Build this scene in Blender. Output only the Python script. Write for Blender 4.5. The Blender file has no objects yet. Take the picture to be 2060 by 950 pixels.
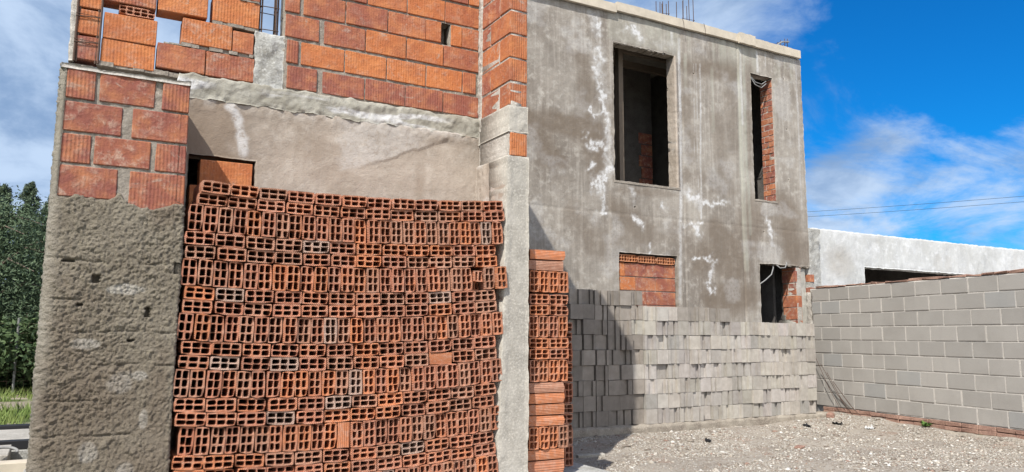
import bpy, math, random
import numpy as np
random.seed(7); RNG = np.random.default_rng(11)
S = bpy.context.scene; COL = S.collection
R = math.radians

# ------------------------------------------------------------------ noise
_T = RNG.random((256, 256))
def vnoise(x, y, seed=0):
    x = np.asarray(x, float) + seed*17.31; y = np.asarray(y, float) + seed*9.7
    xi = np.floor(x).astype(int); yi = np.floor(y).astype(int); fx = x-xi; fy = y-yi
    fx = fx*fx*(3-2*fx); fy = fy*fy*(3-2*fy)
    a = _T[xi % 256, yi % 256]; b = _T[(xi+1) % 256, yi % 256]
    c = _T[xi % 256, (yi+1) % 256]; d = _T[(xi+1) % 256, (yi+1) % 256]
    return (a*(1-fx)+b*fx)*(1-fy)+(c*(1-fx)+d*fx)*fy
def fbm(x, y, o=4, seed=0, g=.5):
    s = 0; a = 1; n = 0
    for i in range(o):
        s = s + a*vnoise(x*2**i, y*2**i, seed+i*3); n += a; a *= g
    return s/n
def sst(a, b, x):
    t = np.clip((x-a)/(b-a), 0, 1); return t*t*(3-2*t)
def seg_dist(u, v, pts):
    d = np.full(np.shape(u), 1e9)
    if len(pts) == 1: return np.hypot(u-pts[0][0], v-pts[0][1])
    for (ax, ay), (bx, by) in zip(pts[:-1], pts[1:]):
        dx, dy = bx-ax, by-ay; L = dx*dx+dy*dy+1e-12
        t = np.clip(((u-ax)*dx+(v-ay)*dy)/L, 0, 1)
        d = np.minimum(d, np.hypot(u-ax-t*dx, v-ay-t*dy))
    return d

# ------------------------------------------------------------------ objects
def props(o, label=None, cat=None, group=None, kind=None):
    if label: o['label'] = label
    if cat: o['category'] = cat
    if group: o['group'] = group
    if kind: o['kind'] = kind
    return o
def empty(name, loc, label, cat, group=None):
    o = bpy.data.objects.new(name, None); COL.objects.link(o); o.location = loc
    o.empty_display_size = .1
    return props(o, label, cat, group)
def link(name, me, parent=None, mats=None):
    o = bpy.data.objects.new(name, me); COL.objects.link(o)
    if parent is not None:
        o.parent = parent
        # geometry is written in world coordinates: undo the parents' offsets
        off = np.zeros(3); p = parent
        while p is not None: off += np.array(p.location); p = p.parent
        o.location = tuple(-off)
    return o
def pymesh(name, verts, faces, mat, smooth=False, attr=None, mats=None, mi=None):
    me = bpy.data.meshes.new(name)
    me.from_pydata([tuple(v) for v in verts], [], [tuple(int(i) for i in f) for f in faces])
    for m in (mats or [mat]): me.materials.append(m)
    if mi is not None: me.polygons.foreach_set('material_index', np.asarray(mi, np.int32))
    if smooth: me.polygons.foreach_set('use_smooth', [True]*len(me.polygons))
    if attr is not None:
        a = me.color_attributes.new('mark', 'FLOAT_COLOR', 'POINT')
        c = np.ones((len(verts), 4), np.float32); c[:, :3] = attr
        a.data.foreach_set('color', c.ravel())
    me.update(); return me
def quadmesh(name, V, Q, mat, smooth=True, attr=None):
    """fast path for big meshes; Q is (n,k)"""
    V = np.asarray(V, np.float32); Q = np.asarray(Q, np.int32); k = Q.shape[1]
    me = bpy.data.meshes.new(name)
    me.vertices.add(len(V)); me.vertices.foreach_set('co', V.ravel())
    me.loops.add(Q.size); me.loops.foreach_set('vertex_index', Q.ravel())
    me.polygons.add(len(Q))
    me.polygons.foreach_set('loop_start', np.arange(0, Q.size, k, dtype=np.int32))
    me.polygons.foreach_set('loop_total', np.full(len(Q), k, np.int32))
    me.materials.append(mat)
    if smooth: me.polygons.foreach_set('use_smooth', np.ones(len(Q), bool))
    if attr is not None:
        a = me.color_attributes.new('mark', 'FLOAT_COLOR', 'POINT')
        c = np.ones((len(V), 4), np.float32); c[:, :3] = attr
        a.data.foreach_set('color', c.ravel())
    me.update(calc_edges=True); me.validate(); return me

class MB:
    def __init__(s): s.v = []; s.f = []; s.a = []
    def add(s, vs, fs, col=(.5, .5, .5)):
        n = len(s.v); s.v += [tuple(p) for p in vs]; s.f += [tuple(i+n for i in f) for f in fs]
        s.a += [col]*len(vs)
    def box(s, a, b, col=(.5, .5, .5), j=0., bev=0.):
        (x0, y0, z0), (x1, y1, z1) = a, b
        jj = lambda: random.uniform(-j, j)
        if bev <= 0:
            vs = [(x+jj(), y+jj(), z+jj()) for x, y, z in [(x0,y0,z0),(x1,y0,z0),(x1,y1,z0),(x0,y1,z0),(x0,y0,z1),(x1,y0,z1),(x1,y1,z1),(x0,y1,z1)]]
            s.add(vs, [(3,2,1,0),(4,5,6,7),(0,1,5,4),(1,2,6,5),(2,3,7,6),(3,0,4,7)], col); return
        # chamfered box: 24 verts
        P = {}; vs = []
        for ix, X in enumerate((x0, x1)):
            for iy, Y in enumerate((y0, y1)):
                for iz, Z in enumerate((z0, z1)):
                    dx, dy, dz = jj(), jj(), jj()
                    sx, sy, sz = (1-2*ix)*bev, (1-2*iy)*bev, (1-2*iz)*bev
                    X_, Y_, Z_ = X+dx, Y+dy, Z+dz
                    P[ix,iy,iz,'x'] = len(vs); vs.append((X_, Y_+sy, Z_+sz))
                    P[ix,iy,iz,'y'] = len(vs); vs.append((X_+sx, Y_, Z_+sz))
                    P[ix,iy,iz,'z'] = len(vs); vs.append((X_+sx, Y_+sy, Z_))
        fs = []
        o = [(0,0),(1,0),(1,1),(0,1)]
        for k in (0, 1):
            q = [P[k,a,b,'x'] for a, b in o]; fs.append(q if k else q[::-1])
            q = [P[a,k,b,'y'] for a, b in o]; fs.append(q[::-1] if k else q)
            q = [P[a,b,k,'z'] for a, b in o]; fs.append(q if k else q[::-1])
        for a in (0,1):
            for b in (0,1):
                fs.append((P[a,b,0,'x'],P[a,b,1,'x'],P[a,b,1,'y'],P[a,b,0,'y']))
                fs.append((P[a,0,b,'x'],P[a,1,b,'x'],P[a,1,b,'z'],P[a,0,b,'z']))
                fs.append((P[0,a,b,'y'],P[1,a,b,'y'],P[1,a,b,'z'],P[0,a,b,'z']))
                for c in (0,1): fs.append((P[a,b,c,'x'],P[a,b,c,'y'],P[a,b,c,'z']))
        s.add(vs, fs, col)
    def tube(s, pts, r, n=6, col=(.5,.5,.5), caps=True):
        pts = [np.array(p, float) for p in pts]; base = len(s.v); m = len(pts)
        rr = r if isinstance(r, (list, tuple)) else [r]*m
        ref = np.array([0,0,1.]) if abs((pts[-1]-pts[0])[2]) < .9*np.linalg.norm(pts[-1]-pts[0])+1e-9 else np.array([1.,0,0])
        vs = []
        for i, p in enumerate(pts):
            t = pts[min(i+1, m-1)]-pts[max(i-1, 0)]; t = t/(np.linalg.norm(t)+1e-12)
            a = np.cross(t, ref); a /= np.linalg.norm(a)+1e-12; b = np.cross(t, a)
            for k in range(n):
                th = 2*math.pi*k/n; vs.append(p+rr[i]*(math.cos(th)*a+math.sin(th)*b))
        fs = [(i*n+k, i*n+(k+1) % n, (i+1)*n+(k+1) % n, (i+1)*n+k) for i in range(m-1) for k in range(n)]
        if caps: fs += [tuple(range(n))[::-1], tuple((m-1)*n+k for k in range(n))]
        s.add(vs, fs, col)
    def build(s, name, mat, parent=None, smooth=False):
        me = pymesh(name, s.v, s.f, mat, smooth, np.array(s.a, np.float32) if s.a else None)
        return link(name, me, parent)

def panel(name, u0, u1, v0, v1, thick, res, mat, parent, amp=.004, freq=12, holes=(), paint=None, relief=None,
          T=lambda u, v, w: np.stack([u, w, v], -1), jag=0., seed=0, octv=4):
    """A solid slab: front face is a displaced grid with openings, real back and reveals. w<0 is towards the viewer."""
    def axis(a, b, cuts):
        c = sorted({round(x, 4) for x in [a, b]+[q for q in cuts if a < q < b]})
        out = []
        for p, q in zip(c[:-1], c[1:]): out += list(np.linspace(p, q, max(1, int(round((q-p)/res)))+1)[:-1])
        return np.array(out+[c[-1]])
    us = axis(u0, u1, [h[0] for h in holes]+[h[1] for h in holes])
    vs = axis(v0, v1, [h[2] for h in holes]+[h[3] for h in holes])
    nu, nv = len(us), len(vs); U, Vv = np.meshgrid(us, vs, indexing='ij')
    cu = (us[:-1]+us[1:])/2; cv = (vs[:-1]+vs[1:])/2
    fill = np.ones((nu-1, nv-1), bool)
    for h in holes: fill &= ~((cu[:, None] > h[0]) & (cu[:, None] < h[1]) & (cv[None] > h[2]) & (cv[None] < h[3]))
    d = (fbm(U*freq, Vv*freq, octv, seed)-.5)*2*amp
    if relief is not None: d = d+relief(U, Vv)
    UU, VV = U.copy(), Vv.copy()
    if jag:
        near = np.zeros_like(U)
        for h in holes:
            du = np.maximum(np.maximum(h[0]-U, U-h[1]), 0); dv = np.maximum(np.maximum(h[2]-Vv, Vv-h[3]), 0)
            near = np.maximum(near, np.exp(-np.hypot(du, dv)/.03))
        e = np.minimum(np.minimum(U-u0, u1-U), np.minimum(Vv-v0, v1-Vv)); near = np.maximum(near, np.exp(-e/.03))
        UU = UU+near*jag*(fbm(U*14, Vv*14, 3, seed+40)-.5)*2; VV = VV+near*jag*(fbm(U*14, Vv*14, 3, seed+50)-.5)*2
        d = d+near*jag*.8*fbm(U*20, Vv*20, 2, seed+9)
    F = T(UU, VV, d).reshape(-1, 3); B = T(UU, VV, np.full_like(U, thick)).reshape(-1, 3)
    idx = np.arange(nu*nv).reshape(nu, nv); n = nu*nv
    a, b, c, e = idx[:-1, :-1], idx[1:, :-1], idx[1:, 1:], idx[:-1, 1:]
    q = np.stack([a, b, c, e], -1)[fill]; Q = [q, q[:, ::-1]+n]
    fp = np.zeros((nu+1, nv+1), bool); fp[1:-1, 1:-1] = fill
    # side walls wherever a filled cell meets an empty one
    for (i0, i1, mask) in (
        (idx[:-1, :].T, idx[1:, :].T, None),):
        pass
    up = fp[1:-1, 1:] != fp[1:-1, :-1]           # edges along u, shape (nu-1, nv)
    A = idx[:-1, :][up]; Bq = idx[1:, :][up]; Q.append(np.stack([A, Bq, Bq+n, A+n], -1))
    vp = fp[1:, 1:-1] != fp[:-1, 1:-1]           # edges along v, shape (nu, nv-1)
    A = idx[:, :-1][vp]; Bq = idx[:, 1:][vp]; Q.append(np.stack([A, Bq, Bq+n, A+n], -1))
    at = None
    if paint is not None:
        p = paint(U, Vv).reshape(-1, 3); at = np.concatenate([p, p*0+[.0, .3, .0]]) if False else np.concatenate([p, p])
    me = quadmesh(name, np.concatenate([F, B]), np.concatenate(Q), mat, False, at)
    return link(name, me, parent)

# ------------------------------------------------------------------ materials
class NT:
    def __init__(s, name, rough=.9):
        s.m = bpy.data.materials.new(name); s.m.use_nodes = True; s.t = s.m.node_tree
        s.b = s.t.nodes['Principled BSDF']; s.b.inputs['Roughness'].default_value = rough
        s.b.inputs['Specular IOR Level'].default_value = .25
        s.tc = s.t.nodes.new('ShaderNodeTexCoord'); s.co = s.tc.outputs['Object']
    def n(s, ty, **kw):
        nd = s.t.nodes.new(ty)
        for k, v in kw.items():
            if hasattr(nd, k): setattr(nd, k, v)
        return nd
    def L(s, a, b): s.t.links.new(a, b)
    def setin(s, sock, v):
        if isinstance(v, bpy.types.NodeSocket): s.L(v, sock)
        else:
            if isinstance(v, (tuple, list)) and len(v) == 3 and sock.type == 'RGBA': v = (*v, 1)
            sock.default_value = v
    def vec(s, scale=(1,1,1), add=None):
        mp = s.n('ShaderNodeMapping'); s.L(s.co, mp.inputs[0]); mp.inputs['Scale'].default_value = scale
        if add is not None: s.L(add, mp.inputs['Location'])
        return mp.outputs[0]
    def noise(s, scale, detail=4, rough=.55, v=None, dist=0, col=False):
        nd = s.n('ShaderNodeTexNoise'); nd.inputs['Scale'].default_value = scale; nd.inputs['Detail'].default_value = detail
        nd.inputs['Roughness'].default_value = rough; nd.inputs['Distortion'].default_value = dist
        s.L(v or s.co, nd.inputs['Vector']); return nd.outputs['Color' if col else 'Fac']
    def voro(s, scale, v=None, feat='F1', out='Distance'):
        nd = s.n('ShaderNodeTexVoronoi'); nd.feature = feat; nd.inputs['Scale'].default_value = scale
        s.L(v or s.co, nd.inputs['Vector']); return nd.outputs[out]
    def mr(s, x, a, b, c=0., d=1.):
        nd = s.n('ShaderNodeMapRange'); nd.interpolation_type = 'SMOOTHSTEP'; s.setin(nd.inputs[0], x)
        for i, q in enumerate((a, b, c, d)): nd.inputs[i+1].default_value = q
        return nd.outputs[0]
    def math(s, op, a, b=0., c=None):
        nd = s.n('ShaderNodeMath'); nd.operation = op; s.setin(nd.inputs[0], a); s.setin(nd.inputs[1], b)
        if c is not None: s.setin(nd.inputs[2], c)
        return nd.outputs[0]
    def mix(s, f, a, b, mode='MIX'):
        nd = s.n('ShaderNodeMix'); nd.data_type = 'RGBA'; nd.blend_type = mode
        s.setin(nd.inputs[0], f); s.setin(nd.inputs[6], a); s.setin(nd.inputs[7], b); return nd.outputs[2]
    def bump(s, h, dist=.01, strength=1., prev=None):
        nd = s.n('ShaderNodeBump'); nd.inputs['Distance'].default_value = dist; nd.inputs['Strength'].default_value = strength
        s.L(h, nd.inputs['Height'])
        if prev is not None: s.L(prev, nd.inputs['Normal'])
        return nd.outputs[0]
    def mark(s):
        nd = s.n('ShaderNodeAttribute'); nd.attribute_name = 'mark'
        sp = s.n('ShaderNodeSeparateColor'); s.L(nd.outputs['Color'], sp.inputs[0]); return sp.outputs
    def fin(s, col, nrm=None):
        s.setin(s.b.inputs['Base Color'], col)
        if nrm is not None: s.L(nrm, s.b.inputs['Normal'])
        return s.m

def m_plain(name, col, rough=.8, metal=0., var=.15, sc=20, bump=.0):
    t = NT(name, rough); t.b.inputs['Metallic'].default_value = metal
    f = t.noise(sc, 4); c = t.mix(f, tuple(k*(1-var) for k in col), tuple(min(1, k*(1+var)) for k in col))
    return t.fin(c, t.bump(f, bump) if bump else None)

def m_clay_obj(name='clay_brick_fired'):
    """loose hollow bricks: colour of each brick sits in the object colour"""
    t = NT(name, .85)
    oi = t.n('ShaderNodeObjectInfo')
    off = t.math('MULTIPLY', oi.outputs['Random'], 37.)
    v = t.vec((1,1,1), off)
    a = t.noise(9, 4, .6, v); c = t.mix(t.mr(a, .3, .7), oi.outputs['Color'], (.62,.62,.62), 'MULTIPLY'); 
    c = t.mix(t.mr(a, .35, .7), c, oi.outputs['Color'])
    dust = t.noise(26, 5, .7, v); c = t.mix(t.math('ADD', t.math('MULTIPLY', t.mr(dust, .42, .68), .44), .14), c, (.47,.30,.225))
    hot = t.noise(5, 2, .5, v); c = t.mix(t.math('MULTIPLY', t.mr(hot, .55, .75), .35), c, (.58,.20,.07))
    sx = t.n('ShaderNodeSeparateXYZ'); t.L(t.co, sx.inputs[0])
    w = t.math('SINE', t.math('MULTIPLY', t.math('ADD', sx.outputs[0], sx.outputs[2]), 2*math.pi/.0125))
    nr = t.bump(w, .0022, .55); nr = t.bump(t.noise(120, 3, .6, v), .0015, .6, nr)
    return t.fin(c, nr)

def m_clay_wall(name='clay_brick_laid'):
    """bricks laid in walls: mark R = hue, G = ribbed face, B = dirt / bloom"""
    t = NT(name, .88); r, g, b = t.mark()[:3]
    c = t.mix(t.mr(r, 0, 1), (.225,.078,.063), (.46,.155,.055))
    n1 = t.noise(7, 5, .62); c = t.mix(t.mr(n1, .38, .75), c, t.mix(.5, c, (.62,.26,.10)))
    n3 = t.noise(16, 4, .7, t.vec((1,1,.35))); c = t.mix(t.math('MULTIPLY', t.mr(n3, .52, .78), .5), c, (.15,.055,.04))
    n2 = t.noise(15, 7, .75); pale = t.math('MULTIPLY', t.mr(n2, .47, .72), t.math('ADD', t.math('MULTIPLY', b, .7), .16))
    c = t.mix(pale, c, (.50,.36,.28))
    sm = t.noise(5.5, 7, .72, t.vec((1,1,1.5)), 1.); c = t.mix(t.math('MULTIPLY', t.mr(sm, .57, .68), .55), c, (.40,.345,.29))
    c = t.mix(t.math('MULTIPLY', t.mr(t.noise(3.2, 5, .7), .5, .7), .35), c, (.20,.07,.05))
    sx = t.n('ShaderNodeSeparateXYZ'); t.L(t.co, sx.inputs[0])
    w = t.math('SINE', t.math('MULTIPLY', t.math('ADD', sx.outputs[0], sx.outputs[1]), 2*math.pi/.021))
    wb = t.mr(w, -1., .2)
    c = t.mix(t.math('MULTIPLY', t.math('MULTIPLY', t.math('SUBTRACT', 1., wb), g), t.mr(t.noise(9, 4, .7, t.vec((1,1,.5))), .35, .75, .04, .24)), c, (.16,.05,.03))
    h = t.math('MULTIPLY', w, g); nr = t.bump(h, .0016, .7)
    nr = t.bump(t.noise(30, 6, .72), .011, .9, nr)
    return t.fin(c, nr)

def m_mortar(name, col=(.30,.265,.225), lo=(.20,.175,.145), bs=40, bd=.012):
    t = NT(name, .95)
    n = t.noise(6, 6, .65); c = t.mix(t.mr(n, .3, .7), lo, col)
    c = t.mix(t.mr(t.noise(60, 3), .45, .8), c, tuple(min(1, k*1.25) for k in col))
    nr = t.bump(t.noise(bs, 6, .7), bd, .9); return t.fin(c, nr)

def m_render_rough():
    """thrown cement render on the pillar; mark R = pale patch and painted sun on the left edge, G = hole (dark pit is real relief)"""
    t = NT('thrown_cement_render', .95); r, g, b = t.mark()[:3]
    n = t.noise(3, 5, .6); c = t.mix(t.mr(n, .35, .7), (.185,.157,.120), (.27,.237,.187))
    c = t.mix(t.mr(t.noise(45, 4, .7), .4, .75), c, (.31,.27,.205))
    c = t.mix(t.math('MULTIPLY', r, .8), c, (.46,.43,.38))
    c = t.mix(t.math('MULTIPLY', b, .8), c, (.17,.13,.095))
    nr = t.bump(t.noise(90, 6, .8), .016, 1.); nr = t.bump(t.voro(80), .006, .5, nr)
    return t.fin(c, nr)

def m_render_smooth(name, lo, mid, hi, sc=2.2, run=.3):
    """floated render; mark R = lime bloom, G = damp/dirty, B = greenish grey run"""
    t = NT(name, .93); r, g, b = t.mark()[:3]
    n = t.noise(sc, 7, .6, dist=.4); c = t.mix(t.mr(n, .32, .68), lo, mid)
    n2 = t.noise(9, 6, .65); c = t.mix(t.mr(n2, .45, .75), c, hi)
    n4 = t.noise(1.1, 5, .6, t.vec((1,1,.8))); c = t.mix(t.math('MULTIPLY', t.mr(n4, .48, .7), .5), c, tuple(k*.72 for k in lo))
    sp = t.noise(70, 4, .75); c = t.mix(t.math('MULTIPLY', t.mr(sp, .5, .75), .35), c, tuple(k*.55 for k in lo))
    hz = t.noise(5, 6, .7, t.vec((1,1,5))); c = t.mix(t.math('MULTIPLY', t.mr(hz, .48, .75), .22), c, tuple(k*.7 for k in lo))
    vr = t.noise(7, 5, .6, t.vec((2.2, 2.2, .12))); c = t.mix(t.math('MULTIPLY', t.mr(vr, .45, .72), run), c, tuple(min(1, k*1.3) for k in hi))
    vd = t.noise(11, 5, .65, t.vec((1.6, 1.6, .10))); c = t.mix(t.math('MULTIPLY', t.mr(vd, .52, .74), run*1.1), c, tuple(k*.62 for k in lo))
    c = t.mix(t.math('MULTIPLY', g, .95), c, tuple(k*q for k, q in zip(lo, (.72,.65,.58))))
    c = t.mix(t.math('MULTIPLY', b, .68), c, (.42,.425,.36))
    edge = t.math('MULTIPLY', r, t.mr(t.noise(30, 5, .7), .30, .55, .25, 1.)); c = t.mix(edge, c, (.60,.60,.60))
    nr = t.bump(t.noise(14, 6, .7), .012, .7); nr = t.bump(t.noise(90, 5, .75), .005, .9, nr)
    return t.fin(c, nr)

def m_block_obj():
    t = NT('grey_cement_block', .95); oi = t.n('ShaderNodeObjectInfo'); off = t.math('MULTIPLY', oi.outputs['Random'], 31.)
    v = t.vec((1,1,1), off)
    a = t.noise(10, 5, .6, v); c = t.mix(t.mr(a, .3, .75), t.mix(1., oi.outputs['Color'], (.78,.77,.76), 'MULTIPLY'), oi.outputs['Color'])
    c = t.mix(t.math('MULTIPLY', t.mr(t.noise(150, 3, .7, v), .5, .75), .35), c, t.mix(1., oi.outputs['Color'], (.5,.49,.47), 'MULTIPLY'))
    st = t.noise(22, 4, .6, t.vec((1,1,.12), off)); c = t.mix(t.math('MULTIPLY', t.mr(st, .5, .75), .3), c, t.mix(1., oi.outputs['Color'], (.6,.56,.52), 'MULTIPLY'))
    nr = t.bump(t.noise(130, 5, .75, v), .005, .9); return t.fin(c, nr)

def m_block_wall():
    t = NT('laid_cement_block', .95); r, g, b = t.mark()[:3]
    c = t.mix(r, (.305,.29,.268), (.37,.35,.322)); c = t.mix(t.math('MULTIPLY', t.mr(t.noise(1.6, 5, .6), .42, .7), .35), c, (.24,.225,.205))
    c = t.mix(t.math('MULTIPLY', b, .6), c, (.25,.27,.28))
    c = t.mix(t.math('MULTIPLY', t.mr(t.noise(4, 3, .5), .35, .8), .35), c, (.37,.355,.33))
    c = t.mix(t.math('MULTIPLY', t.mr(t.noise(120, 3, .7), .5, .75), .3), c, (.14,.135,.13))
    vs = t.noise(5, 4, .6, t.vec((1,1,.15))); c = t.mix(t.math('MULTIPLY', t.mr(vs, .55, .8), .3), c, (.17,.16,.15))
    nr = t.bump(t.noise(110, 5, .75), .004, .8); return t.fin(c, nr)

CLAY = m_clay_obj(); CLAYW = m_clay_wall()
MORT = m_mortar('grey_mortar'); MORTP = m_mortar('pale_mortar', (.46,.43,.39), (.31,.285,.25), 35, .014)
REND = m_render_rough()
REC = m_render_smooth('recess_render', (.31,.262,.215), (.40,.345,.292), (.44,.392,.34), 1.6, .12)
FAC = m_render_smooth('facade_render', (.215,.187,.158), (.325,.295,.257), (.44,.41,.365), .9, .27)
OLDB = m_mortar('old_red_brick', (.34,.215,.165), (.20,.115,.09), 30, .01)
CONC = m_mortar('pale_concrete', (.41,.385,.34), (.30,.28,.245), 55, .006)
CONCG = m_mortar('weathered_concrete', (.42,.42,.40), (.25,.24,.215), 30, .014)
BLK = m_block_obj(); BLKW = m_block_wall()
STEEL = m_plain('rusty_steel', (.10,.065,.05), .75, .3, .4, 60)
WOOD = m_plain('pale_sawn_wood', (.50,.445,.36), .85, 0, .28, 9, .004)
DWOOD = m_plain('grey_brown_wood', (.15,.12,.092), .85, 0, .25, 9, .004)
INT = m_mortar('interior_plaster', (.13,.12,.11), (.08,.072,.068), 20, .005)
WHITE = m_render_smooth('white_wash', (.48,.485,.47), (.58,.59,.59), (.66,.67,.675), 1.2, .10)
TUBE = m_plain('pale_conduit', (.24,.24,.235), .5)
BLACK = m_plain('black_plastic', (.02,.02,.022), .5)
WHITEP = m_plain('white_plastic', (.5,.5,.49), .5)

# ------------------------------------------------------------------ ordinals for labels
ORD = ['', 'first','second','third','fourth','fifth','sixth','seventh','eighth','ninth','tenth','eleventh','twelfth','thirteenth','fourteenth','fifteenth','sixteenth','seventeenth','eighteenth','nineteenth','twentieth'] + ['twenty-'+k for k in ('first','second','third','fourth','fifth','sixth','seventh','eighth','ninth')]

# ------------------------------------------------------------------ hollow bricks
def hollow_brick_mesh(name, W=.083, H=.176, D=.33, nx=2, nz=3, seed=0, t=.0095, ti=.0075, broken=None):
    rnd = random.Random(seed)
    xs = [-W/2]; zs = [-H/2]
    def cells(T, n, o, i):
        w = (T-2*o-(n-1)*i)/n; out = []; p = -T/2+o
        for k in range(n):
            out.append((p, p+w)); p += w+i
        return out
    cx = cells(W, nx, t, ti); cz = cells(H, nz, t, ti)
    jx = [rnd.uniform(-.002, .002) for _ in range(nx-1)]; jz = [rnd.uniform(-.003, .003) for _ in range(nz-1)]
    bx = [-W/2]+[(cx[k][1]+cx[k+1][0])/2+jx[k] for k in range(nx-1)]+[W/2]
    bz = [-H/2]+[(cz[k][1]+cz[k+1][0])/2+jz[k] for k in range(nz-1)]+[H/2]
    V = []; F = []
    def vid(p): V.append(p); return len(V)-1
    for yy, sgn in ((-D/2, 1), (D/2, -1)):
        pass
    corner = {}
    ch = .005
    def cpt(i, k, y):
        key = (i, k, y > 0)
        if key not in corner:
            x, z = bx[i], bz[k]
            if i in (0, nx) and k in (0, nz): x -= math.copysign(ch*.6, x); z -= math.copysign(ch*.6, z)
            corner[key] = vid((x, y, z))
        return corner[key]
    for i in range(nx):
        for k in range(nz):
            x0 = bx[i]+(t if i == 0 else ti/2); x1 = bx[i+1]-(t if i == nx-1 else ti/2)
            z0 = bz[k]+(t if k == 0 else ti/2); z1 = bz[k+1]-(t if k == nz-1 else ti/2)
            if seed % 3 == 1 and rnd.random() < .22:      # crumbled web: this hole runs wide
                if i: x0 -= ti*.75
                if k: z0 -= ti*.75
            c = .0055*rnd.uniform(.7, 1.3); x0 += rnd.uniform(-.0012,.0012); x1 += rnd.uniform(-.0012,.0012); z0 += rnd.uniform(-.002,.002); z1 += rnd.uniform(-.002,.002)
            oct_ = [(x0+c,z0),(x1-c,z0),(x1,z0+c),(x1,z1-c),(x1-c,z1),(x0+c,z1),(x0,z1-c),(x0,z0+c)]
            fr = [vid((x, -D/2+(.001), z)) for x, z in oct_]; bk = [vid((x, D/2-.001, z)) for x, z in oct_]
            for ring, y, fl in ((fr, -D/2, False), (bk, D/2, True)):
                A, B, C_, E_ = cpt(i, k, y), cpt(i+1, k, y), cpt(i+1, k+1, y), cpt(i, k+1, y)
                fs = [(A,B,ring[1],ring[0]),(B,ring[2],ring[1]),(B,C_,ring[3],ring[2]),(C_,ring[4],ring[3]),(C_,E_,ring[5],ring[4]),(E_,ring[6],ring[5]),(E_,A,ring[7],ring[6]),(A,ring[0],ring[7])]
                F += [f[::-1] for f in fs] if fl else fs
            for q in range(8): F.append((fr[q], fr[(q+1) % 8], bk[(q+1) % 8], bk[q]))
    # outer skin
    per = [(i, 0) for i in range(nx)]+[(nx, k) for k in range(nz)]+[(i, nz) for i in range(nx, 0, -1)]+[(0, k) for k in range(nz, 0, -1)]
    for a, b in zip(per, per[1:]+per[:1]):
        F.append((cpt(*a, -D/2), cpt(*a, D/2), cpt(*b, D/2), cpt(*b, -D/2)))
    if seed % 3 != 2:
        for q in rnd.sample([(0,0),(nx,0),(0,nz),(nx,nz)], 1 if seed % 3 else 2):
            vi = corner[(q[0], q[1], False)]; x, y, z = V[vi]; V[vi] = (x*.90, y+rnd.uniform(.004,.014), z*.955)
    V = [(x+rnd.gauss(0,.0009), y+(rnd.gauss(0,.0015) if y < 0 else 0), z+rnd.gauss(0,.0009)) for x, y, z in V]
    return pymesh(name, V, F, CLAY)
BR = [hollow_brick_mesh('hollow_brick', seed=i, t=.009+.0012*(i % 3), ti=.0065+.001*(i % 4)) for i in range(18)]
CUT = hollow_brick_mesh('cut_brick', D=.168, seed=20)
STUB = hollow_brick_mesh('brick_stub', W=.075, H=.085, D=.2, nx=2, nz=1, seed=31)

def clay_col(kind=None):
    k = random.random()
    if kind == 'dusty' : c = np.array([.44,.31,.25])
    elif kind == 'bright' or k < .16: c = np.array([.56,.185,.07])
    elif k < .45: c = np.array([.48,.175,.088])
    elif k < .8: c = np.array([.43,.158,.088])
    else: c = np.array([.42,.195,.12])
    c = c*random.uniform(.74, 1.06); return (*[float(x) for x in c], 1)
def place_brick(me, loc, rot, label, group, col, scale=(1,1,1), name='hollow_brick'):
    o = bpy.data.objects.new(name, me); COL.objects.link(o)
    o.location = loc; o.rotation_euler = rot; o.scale = scale; o.color = col
    return props(o, label, 'hollow brick', group)

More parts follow.
